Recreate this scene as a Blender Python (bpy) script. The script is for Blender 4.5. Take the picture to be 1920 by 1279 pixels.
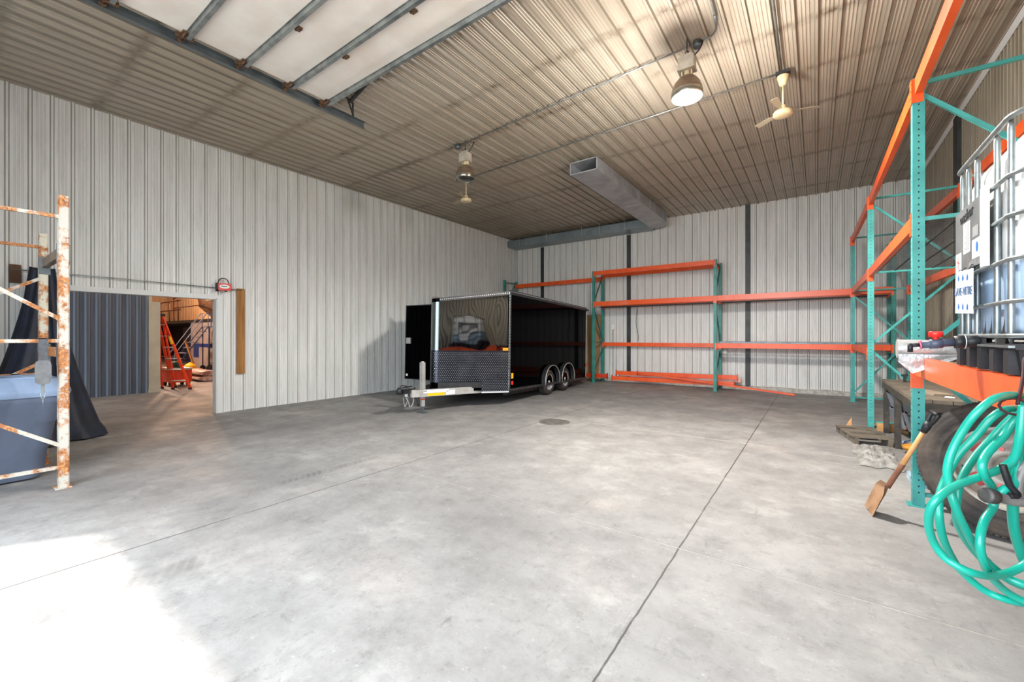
import bpy, bmesh, math, random
from mathutils import Vector, Matrix, noise
random.seed(7)
for o in list(bpy.data.objects): bpy.data.objects.remove(o)
S = bpy.context.scene
COL = S.collection
R = math.radians

# ------------------------------------------------------------------ camera
CAM_H, YAW, FPX = 1.42, 0.627, 787.0
cd = bpy.data.cameras.new('camera'); cam = bpy.data.objects.new('camera', cd); COL.objects.link(cam)
cam.location = (0, 0, CAM_H); cam.rotation_euler = (math.pi/2, 0, YAW)
cd.sensor_width = 36; cd.lens = FPX/1920*36; cd.shift_y = -9.45/1920; cd.shift_x = 0
cd.clip_start = 0.02; cd.clip_end = 300
S.camera = cam

# ------------------------------------------------------------------ world, sun, exposure
w = bpy.data.worlds.new('world'); S.world = w; w.use_nodes = True
nt = w.node_tree; bg = nt.nodes['Background']
bg.inputs['Color'].default_value = (0.80, 0.90, 1.0, 1); bg.inputs['Strength'].default_value = 6.8
sd = bpy.data.lights.new('sun', 'SUN'); sd.energy = 5.5; sd.angle = R(1.6); sd.color = (1, .96, .9)
sun = bpy.data.objects.new('sun', sd); COL.objects.link(sun)
sun.rotation_euler = Vector((0.497*.454, 0.867*.454, -0.891)).to_track_quat('-Z', 'Y').to_euler()
sun.location = (-4, -8, 12)
# daylight opening: the big overhead doorway behind the camera
DX0, DX1, DY, DZ = -5.49, 1.5, -1.0, 4.12
DJ = -5.22
pd = bpy.data.lights.new('door_daylight', 'AREA'); pd.shape = 'RECTANGLE'; pd.size = DX1-DJ; pd.size_y = DZ
pd.cycles.is_portal = True
po = bpy.data.objects.new('door_daylight', pd); COL.objects.link(po)
po.location = ((DJ+DX1)/2, DY-.02, DZ/2); po.rotation_euler = (math.pi/2, 0, 0)
vs = S.view_settings; S.display_settings.display_device = 'sRGB'
vs.view_transform = 'Standard'; vs.look = 'None'; vs.gamma = 1; vs.exposure = 0.48; vs.use_curve_mapping = False
S.cycles.max_bounces = 10; S.cycles.diffuse_bounces = 7; S.cycles.glossy_bounces = 5
S.cycles.caustics_reflective = False; S.cycles.caustics_refractive = False
S.cycles.sample_clamp_indirect = 8

H, XL, XR, YB, YF = 4.89, -8.94, 1.82, 12.65, -1.0

# ------------------------------------------------------------------ materials
def lin(h):
    if isinstance(h, (tuple, list)): return tuple(h)[:3]
    v = [int(h[i:i+2], 16)/255 for i in (0, 2, 4)]
    return tuple(c/12.92 if c <= .04045 else ((c+.055)/1.055)**2.4 for c in v)
def node(nt, t, **k):
    n = nt.nodes.new(t)
    for a, b in k.items():
        if a in n.inputs: n.inputs[a].default_value = b
        else: setattr(n, a, b)
    return n
def mixc(nt, fac, a, b, mode='MIX'):
    n = nt.nodes.new('ShaderNodeMix'); n.data_type = 'RGBA'; n.blend_type = mode
    for sock, v in ((n.inputs[0], fac), (n.inputs[6], a), (n.inputs[7], b)):
        if isinstance(v, bpy.types.NodeSocket): nt.links.new(v, sock)
        elif isinstance(v, (int, float)): sock.default_value = v
        else: sock.default_value = (*lin(v), 1)
    return n.outputs[2]
def mathn(nt, op, a, b=None, c=None):
    n = nt.nodes.new('ShaderNodeMath'); n.operation = op
    for i, v in enumerate((a, b, c)):
        if v is None: continue
        if isinstance(v, bpy.types.NodeSocket): nt.links.new(v, n.inputs[i])
        else: n.inputs[i].default_value = v
    return n.outputs[0]
def ramp(nt, x, p0, p1, v0=0., v1=1.):
    n = nt.nodes.new('ShaderNodeMapRange'); nt.links.new(x, n.inputs[0])
    n.inputs[1].default_value = p0; n.inputs[2].default_value = p1
    n.inputs[3].default_value = v0; n.inputs[4].default_value = v1
    return n.outputs[0]
def base(name):
    m = bpy.data.materials.new(name); m.use_nodes = True
    return m, m.node_tree, m.node_tree.nodes['Principled BSDF']
def coords(nt, scale=(1, 1, 1), obj=True):
    t = nt.nodes.new('ShaderNodeTexCoord'); mp = nt.nodes.new('ShaderNodeMapping')
    nt.links.new(t.outputs['Object'], mp.inputs[0]); mp.inputs['Scale'].default_value = scale
    return mp.outputs[0], t.outputs['Object']
def noisef(nt, vec, scale, detail=4, rough=.55):
    n = node(nt, 'ShaderNodeTexNoise', Scale=scale, Detail=detail, Roughness=rough)
    nt.links.new(vec, n.inputs['Vector']); return n.outputs[0]
def bumpn(nt, p, h, strength, dist=.01):
    b = node(nt, 'ShaderNodeBump', Strength=strength, Distance=dist)
    nt.links.new(h, b.inputs['Height']); nt.links.new(b.outputs[0], p.inputs['Normal'])
MATS = {}
def mat(name, c1, c2=None, scale=8, rough=.5, metal=0, lo=.4, hi=.65, bump=0, stretch=(1, 1, 1), coat=0, alpha=None, trans=0, bs=60, emit=None):
    if name in MATS: return MATS[name]
    m, nt, p = base(name)
    p.inputs['Base Color'].default_value = (*lin(c1), 1); p.inputs['Roughness'].default_value = rough
    p.inputs['Metallic'].default_value = metal; p.inputs['Coat Weight'].default_value = coat
    p.inputs['Transmission Weight'].default_value = trans
    v, o = coords(nt, stretch)
    if c2:
        f = ramp(nt, noisef(nt, v, scale), lo, hi)
        nt.links.new(mixc(nt, f, c1, c2), p.inputs['Base Color'])
    if bump: bumpn(nt, p, noisef(nt, v, bs), bump)
    if alpha: p.inputs['Alpha'].default_value = alpha
    if emit: p.inputs['Emission Color'].default_value = (*lin(emit[0]), 1); p.inputs['Emission Strength'].default_value = emit[1]
    MATS[name] = m; return m

def sheet_mat(name, c1, c2, dirt, stretch, band=None):
    m, nt, p = base(name)
    v, o = coords(nt, stretch)
    f = ramp(nt, noisef(nt, v, 3, 6), .3, .7)
    c = mixc(nt, f, c1, c2)
    f2 = ramp(nt, noisef(nt, v, 11, 5, .7), .52, .8, 0, .5)
    c = mixc(nt, f2, c, dirt)
    if band:
        sep = nt.nodes.new('ShaderNodeSeparateXYZ'); nt.links.new(o, sep.inputs[0])
        per, off = band
        y = mathn(nt, 'PINGPONG', mathn(nt, 'SUBTRACT', sep.outputs[1], off), per/2)
        b = ramp(nt, y, 0, .11, 1, 0)
        n2 = ramp(nt, noisef(nt, o, 1.7, 4, .7), .38, .62, .12, 1)
        n3 = ramp(nt, noisef(nt, o, 14, 3), .4, .6, .5, 1)
        c = mixc(nt, mathn(nt, 'MULTIPLY', mathn(nt, 'MULTIPLY', b, n2), mathn(nt, 'MULTIPLY', n3, .95)), c, '4a3a28')
        big = ramp(nt, noisef(nt, o, .35, 3), .35, .7, 0, .55)
        c = mixc(nt, big, c, '998770')
    nt.links.new(c, p.inputs['Base Color']); p.inputs['Roughness'].default_value = .42
    p.inputs['Metallic'].default_value = .0
    return m
WALLM = sheet_mat('wall_sheet_paint', 'e6e5e2', 'd3d2cd', 'a9a69e', (2.5, 2.5, .25))
CEILM = sheet_mat('ceiling_sheet_paint', 'c2b8a8', 'aa9f8e', '85786a', (3, .22, 1), band=(1.04, 1.46))
DARKW = sheet_mat('dark_sheet_paint', '525a68', '434b58', '33363c', (2.5, 2.5, .25))
WARMW = sheet_mat('tan_sheet_paint', 'c9ad8a', 'b8976f', '7a5a3c', (2, 2, .3))
def floor_mat():
    m, nt, p = base('concrete_floor')
    v, o = coords(nt)
    n1 = ramp(nt, noisef(nt, o, .55, 6, .6), .3, .7)
    c = mixc(nt, n1, '7b7978', 'a09e9b')
    n2 = ramp(nt, noisef(nt, o, 2.6, 10, .75), .42, .72, 0, .75)
    c = mixc(nt, n2, c, '6a6765')
    n4 = ramp(nt, noisef(nt, o, 1.1, 5, .6), .56, .75, 0, .4)
    c = mixc(nt, n4, c, 'ada19a')
    n6 = ramp(nt, noisef(nt, o, 1.7, 9, .7), .55, .72, 0, .5)
    c = mixc(nt, n6, c, 'b8b6b2')
    n3 = ramp(nt, noisef(nt, o, 9, 10, .8), .54, .72, 0, .6)
    c = mixc(nt, n3, c, '56534f')
    vs_, _ = coords(nt, (5, 1.0, 1))
    n5 = ramp(nt, noisef(nt, vs_, 2.2, 8, .8), .59, .7, 0, .5)
    c = mixc(nt, n5, c, '524e4a')
    n7 = ramp(nt, noisef(nt, o, 34, 6, .8), .56, .68, 0, .4)
    c = mixc(nt, n7, c, '55524e')
    n8 = ramp(nt, noisef(nt, o, 22, 6, .8), .6, .7, 0, .35)
    c = mixc(nt, n8, c, 'd6d4d0')
    sep = nt.nodes.new('ShaderNodeSeparateXYZ'); nt.links.new(o, sep.inputs[0])
    wob = mathn(nt, 'MULTIPLY', mathn(nt, 'SUBTRACT', noisef(nt, o, 6, 4), .5), .016)
    def line(comp, at, wd, colr, amt, lo=.3, hi=.45):
        nonlocal c
        d = mathn(nt, 'ABSOLUTE', mathn(nt, 'ADD', mathn(nt, 'SUBTRACT', sep.outputs[comp], at), wob))
        f = ramp(nt, d, wd*.6, wd*1.3, amt, 0)
        f = mathn(nt, 'MULTIPLY', f, ramp(nt, noisef(nt, o, 4, 4), lo, hi, .35, 1))
        c = mixc(nt, f, c, colr)
    line(0, -.742, .0055, '3b3733', .95)
    line(0, -3.70, .0065, '3f3a36', .9)
    line(0, -6.75, .006, '3f3a36', .5)
    line(1, 2.93, .005, 'c4bdb2', .4, .4, .6); line(1, 2.938, .002, '4a4541', .6)
    line(1, 6.3, .008, 'd2cabf', .6, .4, .5)
    line(1, 9.8, .008, 'd2cabf', .5, .4, .5)
    dash = mathn(nt, 'GREATER_THAN', mathn(nt, 'PINGPONG', sep.outputs[1], .11), .05)
    dl = ramp(nt, mathn(nt, 'ABSOLUTE', mathn(nt, 'ADD', mathn(nt, 'SUBTRACT', sep.outputs[0], -8.05), wob)), .008, .014, .55, 0)
    c = mixc(nt, mathn(nt, 'MULTIPLY', dash, dl), c, 'e4dfd6')
    for x0, y0, hx, hy, amt in ((-4.18, 2.35, .07, .75, .55), (-3.15, .52, .11, .75, .35), (-7.0, 7.5, .12, 1.6, .3)):
        mx = ramp(nt, mathn(nt, 'ABSOLUTE', mathn(nt, 'SUBTRACT', sep.outputs[0], x0)), hx*.6, hx, 1, 0)
        my = ramp(nt, mathn(nt, 'ABSOLUTE', mathn(nt, 'SUBTRACT', sep.outputs[1], y0)), hy*.5, hy, 1, 0)
        tr_ = mathn(nt, 'GREATER_THAN', mathn(nt, 'PINGPONG', mathn(nt, 'ADD', sep.outputs[1], mathn(nt, 'MULTIPLY', sep.outputs[0], .5)), .03), .012)
        f_ = mathn(nt, 'MULTIPLY', mathn(nt, 'MULTIPLY', mx, my), mathn(nt, 'MULTIPLY', mathn(nt, 'ADD', mathn(nt, 'MULTIPLY', tr_, .5), .5), mathn(nt, 'MULTIPLY', ramp(nt, noisef(nt, o, 5, 5), .35, .6), amt)))
        c = mixc(nt, f_, c, '4d4a47')
    nt.links.new(c, p.inputs['Base Color'])
    r = ramp(nt, noisef(nt, o, 1.3, 5), .3, .7, .5, .72); nt.links.new(r, p.inputs['Roughness'])
    bumpn(nt, p, noisef(nt, o, 40, 6), .12, .004)
    return m
FLOORM = floor_mat()
def rust_mat(name, paint, lo, hi):
    m, nt, p = base(name); v, o = coords(nt)
    f = ramp(nt, noisef(nt, o, 7, 8, .7), lo, hi)
    r = mixc(nt, ramp(nt, noisef(nt, o, 30, 4), .35, .65), 'ab7145', '7f4c2a')
    r = mixc(nt, ramp(nt, noisef(nt, o, 55, 4), .5, .7), r, 'd89a5c')
    c = mixc(nt, f, paint, r); nt.links.new(c, p.inputs['Base Color']); p.inputs['Roughness'].default_value = .7
    bumpn(nt, p, f, .3, .003); return m
RUST_L = rust_mat('rusty_white_paint', 'b5b0a5', .46, .54)
RUST_H = rust_mat('heavy_rust', 'c9b9a2', .36, .46)
TEAL = mat('teal_paint', '49a7a0', '3a918b', 5, .38, 0, bump=.03)
TEALB = mat('green_teal_paint', '3a8f84', '2e786f', 5, .4)
TEALD = mat('dark_green_paint', '2c6b60', '235a52', 5, .4)
ORNG = mat('orange_paint', 'f2622a', 'de4e18', 4, .35, 0, .35, .75)
ORNG2 = mat('orange_paint_highlight', 'e9591f', 'e08060', 1.2, .33, 0, .55, .8)  # pale pinkish patches paint in the highlight on the mid-level beams
HOLE = mat('hole_dark', '16201f', rough=.9)
RIBD = sheet_mat('wall_rib_shade', 'aeaca3', '9e9c92', '87847a', (2.5, 2.5, .25))  # darker copy of the wall paint; shades the major rib slopes by colour
RIBM = sheet_mat('wall_minor_rib_shade', 'cfcdc8', 'c0beb8', '9b988f', (2.5, 2.5, .25))  # mid tone: shading of the small ribs put into the colour
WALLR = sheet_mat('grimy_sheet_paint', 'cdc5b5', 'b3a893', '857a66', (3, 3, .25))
WALLRD = sheet_mat('grimy_shaded_rib_side', '857a68', '6f6555', '5a5144', (3, 3, .25))  # grime brown, with the shade of the rib slopes painted in
CEILD = sheet_mat('ceiling_rib_shade', '837a6c', '72695a', '65594a', (3, .22, 1))  # darkened ceiling paint; rib slope shading held in the colour
GALV = mat('galvanised_steel', 'a4a9a8', '83898a', 9, .35, .75, bump=.02)
DRUST = mat('dark_rust', '6a4a30', '3d2f25', 30, .7)
GALVD = mat('galvanised_dark', '70777a', '5b6366', 6, .4, .6)
DUCT = mat('duct_metal', 'b4b9bb', '9c9ca3', 2.5, .4, .35)
STEEL = mat('dark_steel_column', '3d3f40', '2c2d2e', 4, .5, .2)
DOORP = mat('white_door_panel', 'e9e2da', 'ddd3c8', 2, .6, bump=.06, bs=120)
BLACKG = mat('black_gloss_skin', '010102', None, rough=.05)
BLACKG.node_tree.nodes['Principled BSDF'].inputs['IOR'].default_value = 1.07
BLACKF = mat('black_gloss_front', '020204', None, rough=.03)
BLACKF.node_tree.nodes['Principled BSDF'].inputs['Specular IOR Level'].default_value = 1.0
BLACKM = mat('black_plastic', '17171a', '242427', 12, .5, bump=.1)
RUBBER = mat('tire_rubber', '262423', '3d3833', 6, .75, bump=.15)
DUSTR = mat('dusty_tire_rubber', '2e2927', '6d5f52', 3.5, .8, 0, .4, .72, bump=.3, bs=25)
DPLATE = mat('diamond_plate_dark', '2a2d36', '3a3d47', 3, .28, .85)
DSTUD = mat('diamond_plate_stud', 'dfe2e6', rough=.4, metal=.6)
SILV = mat('silver_aluminium', 'c9c8c4', 'b5b3ae', 6, .35, .5)
WHITE = mat('white_paint', 'e8e8e6', rough=.5)
PAPER = mat('paper_white', 'eeeeea', rough=.6)
BLUE = mat('blue_ink', '2167b8', rough=.5)
INK = mat('black_ink', '15151a', rough=.6)
YEL = mat('yellow_sticker', 'f2b90f', rough=.5)
AMBER = mat('amber_lens', 'f7941d', rough=.3)
RED = mat('red_plastic', 'd8281f', rough=.35)
WOOD = mat('weathered_board', 'a8743a', '7d5022', 3, .7, 0, .35, .7, stretch=(1, 8, .6), bump=.1)
WOODG = mat('grey_wood', '7d7264', '5a5045', 4, .8, 0, stretch=(1, 5, 1), bump=.2)
WOODP = mat('plywood', 'a98b63', '8e7048', 3, .7, stretch=(4, 4, .4))
HANDLE = mat('ash_handle', 'd8a46c', 'c18c55', 5, .45)
SHOVM = mat('rusty_blade', 'ab8566', '85603f', 7, .55, .3)
HOSEM = mat('turquoise_hose', '14a892', '0f9a86', 3, .3, coat=.3)
CREAM = mat('cream_enamel', 'dccba6', 'cdb98f', 5, .5)
BALL = mat('ballast_housing', 'c9c0b2', 'a89f92', 8, .5, .2)
TARPM = mat('navy_tarp', '1a2438', '0d1322', 3, .6, bump=.3, bs=14)
BIN = mat('slate_bin_plastic', '5c6577', '4e5667', 2.5, .5, bump=.05)
BINL = mat('pale_bin_lid', '8193ac', '6b7a92', 3, .45)
PLAST = mat('clear_plastic_sheet', 'b0aeaa', '8c8983', 9, .3, 0, bump=.6, bs=14, alpha=.8)
FOIL = mat('silver_foil_wrap', 'c6c8c8', 'a9acac', 9, .3, .5, bump=.4, bs=45)
PVC = mat('grey_pvc', '4c5263', '414656', 6, .4)
NOZZ = mat('grey_cast_nozzle', '8e8a88', '76716f', 10, .5, .3)
LADO = mat('orange_fiberglass', 'ee4416', 'd93a10', 4, .45)
CARTR = mat('red_orange_steel', 'd23a12', 'b02d0c', 4, .5)
PILLM = mat('beige_post', 'b0a896', 'a29a88', 2, .7)
CONC = mat('light_concrete', 'c4c0b8', 'a39e95', 12, .9, bump=.6, bs=30)
REFL = mat('lamp_reflector', 'b7b9b6', 'a9a08e', 5, .22, .9)
BROWNM = mat('brown_enamel', '8a7460', '6f5c4c', 5, .35, .4)

# ------------------------------------------------------------------ mesh builder
def frame(d, up=(0, 0, 1)):
    d = Vector(d).normalized(); up = Vector(up)
    if abs(d.dot(up)) > .98: up = Vector((1, 0, 0))
    x = up.cross(d).normalized(); y = d.cross(x)
    return Matrix((x, y, d)).transposed()
class MB:
    def __init__(s): s.v = []; s.f = []; s.m = []; s.s = []; s.mats = []; s.M = None
    def mi(s, m):
        if m is None: return 0
        if m not in s.mats: s.mats.append(m)
        return s.mats.index(m)
    def add(s, vs_, fs, m=None, smooth=False):
        i = s.mi(m); n = len(s.v)
        for p in vs_:
            p = Vector(p); s.v.append(s.M @ p if s.M else p)
        for f in fs: s.f.append([n+k for k in f]); s.m.append(i); s.s.append(smooth)
        return s
    def box(s, lo, hi, m=None, rot=None, taper=1):
        lo = Vector(lo); hi = Vector(hi); c = (lo+hi)/2; h = (hi-lo)/2; vs_ = []
        for dz in (-1, 1):
            t = taper if dz < 0 else 1
            for dx, dy in ((-1, -1), (1, -1), (1, 1), (-1, 1)):
                q = Vector((dx*h.x*t, dy*h.y*t, dz*h.z))
                vs_.append(c + (rot @ q if rot else q))
        return s.add(vs_, [(0, 3, 2, 1), (4, 5, 6, 7), (0, 1, 5, 4), (1, 2, 6, 5), (2, 3, 7, 6), (3, 0, 4, 7)], m)
    def bar(s, a, b, w_, h_, m=None, up=(0, 0, 1)):
        a = Vector(a); b = Vector(b); F = frame(b-a, up); L = (b-a).length
        vs_ = [a + F @ Vector((x*w_/2, y*h_/2, z*L)) for z in (0, 1) for x, y in ((-1, -1), (1, -1), (1, 1), (-1, 1))]
        return s.add(vs_, [(0, 3, 2, 1), (4, 5, 6, 7), (0, 1, 5, 4), (1, 2, 6, 5), (2, 3, 7, 6), (3, 0, 4, 7)], m)
    def prism(s, poly, a, b, m=None, up=(0, 0, 1), closed=True):
        a = Vector(a); b = Vector(b); F = frame(b-a, up); L = (b-a).length; n = len(poly)
        vs_ = [a + F @ Vector((x, y, z*L)) for z in (0, 1) for x, y in poly]
        fs = [(i, (i+1) % n, n+(i+1) % n, n+i) for i in range(n if closed else n-1)]
        if closed: fs += [tuple(range(n))[::-1], tuple(range(n, 2*n))]
        return s.add(vs_, fs, m)
    def tube(s, pts, r, n=10, m=None, caps=True, closed=False, smooth=True):
        pts = [Vector(p) for p in pts]; N = len(pts); rs = r if isinstance(r, (list, tuple)) else [r]*N
        vs_ = []; prev = None
        for i, p in enumerate(pts):
            if closed: d = pts[(i+1) % N]-pts[i-1]
            else: d = pts[min(i+1, N-1)]-pts[max(i-1, 0)]
            d.normalize()
            if prev is None: x = frame(d) @ Vector((1, 0, 0))
            else:
                x = prev - d*prev.dot(d)
                x = x.normalized() if x.length > 1e-6 else frame(d) @ Vector((1, 0, 0))
            prev = x; y = d.cross(x)
            for k in range(n):
                a = 2*math.pi*k/n; vs_.append(p + (x*math.cos(a)+y*math.sin(a))*rs[i])
        fs = [(i*n+k, i*n+(k+1) % n, ((i+1) % N)*n+(k+1) % n, ((i+1) % N)*n+k) for i in range(N if closed else N-1) for k in range(n)]
        s.add(vs_, fs, m, smooth)
        if caps and not closed:
            b = len(s.v)-len(vs_); i = s.mi(m)
            s.f.append([b+k for k in range(n)][::-1]); s.m.append(i); s.s.append(False)
            s.f.append([b+(N-1)*n+k for k in range(n)]); s.m.append(i); s.s.append(False)
        return s
    def lathe(s, prof, c, axis=(0, 0, 1), n=24, m=None, smooth=True, closed=False):
        c = Vector(c); F = frame(axis); vs_ = []; K = len(prof)
        for k in range(n):
            a = 2*math.pi*k/n
            for r, z in prof: vs_.append(c + F @ Vector((r*math.cos(a), r*math.sin(a), z)))
        fs = []
        for k in range(n):
            k2 = (k+1) % n
            for i in range(K if closed else K-1):
                j = (i+1) % K
                fs.append((k*K+i, k2*K+i, k2*K+j, k*K+j))
        return s.add(vs_, fs, m, smooth)
    def cyl(s, a, b, r, n=16, m=None): return s.tube([a, b], r, n, m)
    def build(s, name, m=None, parent=None, weld=False):
        me = bpy.data.meshes.new(name)
        me.from_pydata([tuple(v) for v in s.v], [], s.f)
        for mm in (s.mats or [m]): me.materials.append(mm)
        me.polygons.foreach_set('material_index', s.m); me.polygons.foreach_set('use_smooth', s.s)
        bm = bmesh.new(); bm.from_mesh(me)
        if weld: bmesh.ops.remove_doubles(bm, verts=bm.verts, dist=1e-5)
        bmesh.ops.recalc_face_normals(bm, faces=bm.faces); bm.to_mesh(me); bm.free(); me.update()
        o = bpy.data.objects.new(name, me); COL.objects.link(o)
        if parent:
            o.parent = parent; o.matrix_parent_inverse = Matrix.Identity(4)
            chain = Vector((0, 0, 0)); q = parent
            while q: chain += q.location; q = q.parent
            me.transform(Matrix.Translation(-chain))
        return o
def tag(o, label=None, cat=None, group=None, kind=None):
    for k, v in (('label', label), ('category', cat), ('group', group), ('kind', kind)):
        if v: o[k] = v
    return o
def thing(name, loc, label, cat, group=None):
    o = bpy.data.objects.new(name, None); COL.objects.link(o); o.location = loc; o.empty_display_size = .1
    return tag(o, label, cat, group)
def struct(name, mb, m=None): return tag(mb.build(name, m), kind='structure')
def solo(mb, name, m, label, cat, group=None, kind=None):
    return tag(mb.build(name, m), label, cat, group, kind)
def textmesh(s, size, m, name, parent, mat4, ext=.001):
    cu = bpy.data.curves.new('t', 'FONT'); cu.body = s; cu.size = size; cu.extrude = ext; cu.align_x = 'CENTER'; cu.align_y = 'CENTER'
    t = bpy.data.objects.new('t', cu); COL.objects.link(t)
    bpy.context.view_layer.update()
    me = bpy.data.meshes.new_from_object(t.evaluated_get(bpy.context.evaluated_depsgraph_get()))
    bpy.data.objects.remove(t); me.transform(mat4); me.materials.clear(); me.materials.append(m)
    chain = Vector((0, 0, 0)); q = parent
    while q: chain += q.location; q = q.parent
    me.transform(Matrix.Translation(-chain))
    o = bpy.data.objects.new(name, me); COL.objects.link(o); o.parent = parent
    return o
def smoothpts(pts, k=6):
    pts = [Vector(p) for p in pts]; out = []
    for i in range(len(pts)-1):
        p0 = pts[max(i-1, 0)]; p1 = pts[i]; p2 = pts[i+1]; p3 = pts[min(i+2, len(pts)-1)]
        for j in range(k):
            t = j/k
            out.append(.5*((2*p1)+(p2-p0)*t+(2*p0-5*p1+4*p2-p3)*t*t+(3*p1-p0-3*p2+p3)*t**3))
    out.append(pts[-1]); return out

# ------------------------------------------------------------------ ribbed sheet: profile along u, extruded along v, n = towards the room
def rib_profile(u0, u1, pitch, phase, hgt=.022, bw=.05, tw=.022, minor=.005, flat=False):
    pts = [(u0, 0)]
    k = math.floor((u0-phase)/pitch)-1
    while True:
        c = phase+k*pitch; k += 1
        if c-pitch > u1: break
        seq = [(c-bw/2, 0), (c-tw/2, hgt), (c+tw/2, hgt), (c+bw/2, 0)]
        for q in (.33, .5, .67):
            mm = c+pitch*q
            seq += [(mm-.009, 0), (mm-.004, minor), (mm+.004, minor), (mm+.009, 0)]
        for p in seq:
            if u0+.001 < p[0] < u1-.001: pts.append(p)
    pts.append((u1, 0)); return pts
def sheet(mb, prof, v0, v1, origin, U, V, N, m=None, side=None):
    O, U, V, N = Vector(origin), Vector(U), Vector(V), Vector(N); vs_ = []
    for u, h in prof:
        vs_ += [O+U*u+N*h+V*v0, O+U*u+N*h+V*v1]
    n = len(prof)
    if side is None: mb.add(vs_, [(2*i, 2*i+2, 2*i+3, 2*i+1) for i in range(n-1)], m)
    else:
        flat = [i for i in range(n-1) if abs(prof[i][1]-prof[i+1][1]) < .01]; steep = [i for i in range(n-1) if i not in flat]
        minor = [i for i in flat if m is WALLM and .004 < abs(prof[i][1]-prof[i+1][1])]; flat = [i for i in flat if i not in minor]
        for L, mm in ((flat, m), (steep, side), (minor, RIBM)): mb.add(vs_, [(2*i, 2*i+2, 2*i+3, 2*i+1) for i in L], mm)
PL, OL = .2095, .593
DOOR = (1.19, 3.06, 2.11)
mb = MB(); T = .12
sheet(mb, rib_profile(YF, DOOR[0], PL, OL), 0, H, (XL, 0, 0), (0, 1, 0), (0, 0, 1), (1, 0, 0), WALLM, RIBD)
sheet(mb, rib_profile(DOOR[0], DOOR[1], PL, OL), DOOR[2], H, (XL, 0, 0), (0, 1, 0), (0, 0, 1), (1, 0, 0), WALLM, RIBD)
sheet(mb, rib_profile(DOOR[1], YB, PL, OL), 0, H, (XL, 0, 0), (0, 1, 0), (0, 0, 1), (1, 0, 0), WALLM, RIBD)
mb.box((XL-T, YF, 0), (XL-.002, DOOR[0], H)); mb.box((XL-T, DOOR[0], DOOR[2]), (XL-.002, DOOR[1], H)); mb.box((XL-T, DOOR[1], 0), (XL-.002, YB, H))
struct('wall_left', mb, WALLM)
mb = MB()
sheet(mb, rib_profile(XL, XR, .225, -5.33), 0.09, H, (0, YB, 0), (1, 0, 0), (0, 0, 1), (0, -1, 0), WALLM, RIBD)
mb.box((XL-T, YB+.002, 0), (XR+T, YB+T, H)); struct('wall_back', mb, WALLM)
mb = MB()
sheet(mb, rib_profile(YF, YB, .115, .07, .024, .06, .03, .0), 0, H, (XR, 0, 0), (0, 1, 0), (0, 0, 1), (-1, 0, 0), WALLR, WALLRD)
mb.box((XR+.002, YF, 0), (XR+T, YB, H), WALLR); struct('wall_right', mb, WALLR)
mb = MB()
mb.box((XL-T, YF-T, 0), (DJ, YF, H)); mb.box((DX1, YF-T, 0), (XR+T, YF, H)); mb.box((DJ, YF-T, DZ), (DX1, YF, H)); struct('wall_front', mb, WALLM)
mb = MB()
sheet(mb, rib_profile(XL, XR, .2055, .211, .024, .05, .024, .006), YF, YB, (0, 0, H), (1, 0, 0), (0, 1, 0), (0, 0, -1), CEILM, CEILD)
mb.box((XL-T, YF-T, H+.002), (XR+T, YB+T, H+.1)); struct('ceiling', mb, CEILM)
mb = MB(); mb.box((-34, -4, -.2), (XR+T, YB+T+3, 0)); struct('floor', mb, FLOORM)
mb = MB(); mb.box((-40, -45, -.25), (30, -4, -.05)); struct('floor_outside', mb, mat('pale_yard', 'c8c4bb', 'b5b0a5', 1, .9))
mb = MB(); mb.box((XL, DOOR[1]-.003, 0), (XL+.03, DOOR[1]+.10, DOOR[2]+.0)); mb.box((XL-T-.01, DOOR[1]-.012, 0), (XL+.03, DOOR[1], DOOR[2]))
mb.box((XL-T-.01, DOOR[0], DOOR[2]-.02), (XL+.03, DOOR[1], DOOR[2])); mb.box((XL, DOOR[0]-.05, DOOR[2]), (XL+.03, DOOR[1]+.10, DOOR[2]+.06))
struct('trim_1', mb, mat('white_trim', 'd6d6d3', rough=.5))
for i, x in enumerate((-7.825, -4.688, -1.457)):
    mb = MB(); mb.box((x-.055, YB-.05, .09), (x+.055, YB, H-(.35 if x < -3 else 0))); struct('trim_%d' % (i+2), mb, STEEL)
mb = MB(); mb.box((XR-.06, 9.25, 0), (XR, 9.5, H)); struct('trim_5', mb, STEEL)
mb = MB(); mb.bar((XR-.035, YF, H-.035), (XR-.035, YB, H-.035), .06, .045, up=(1, 0, 1)); struct('trim_6', mb, mat('white_trim', 'd6d6d3'))
mb = MB()
n = 160
vs_ = []
for i in range(n+1):
    x = XL+(XR-XL)*i/n
    a = .11+.02*noise.noise((x*2, 0, 0))
    vs_ += [(x, YB-.02, 0.0), (x, YB-.06-.03*noise.noise((x*3, 1, 0)), 0), (x, YB-.05-.03*noise.noise((x*3.3, 2, 0)), a*.8), (x, YB-.0, a)]
mb.add(vs_, [(4*i+j, 4*i+4+j, 4*i+5+j, 4*i+1+j) for i in range(n) for j in range(3)]); struct('baseboard_back', mb, CONC)

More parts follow.
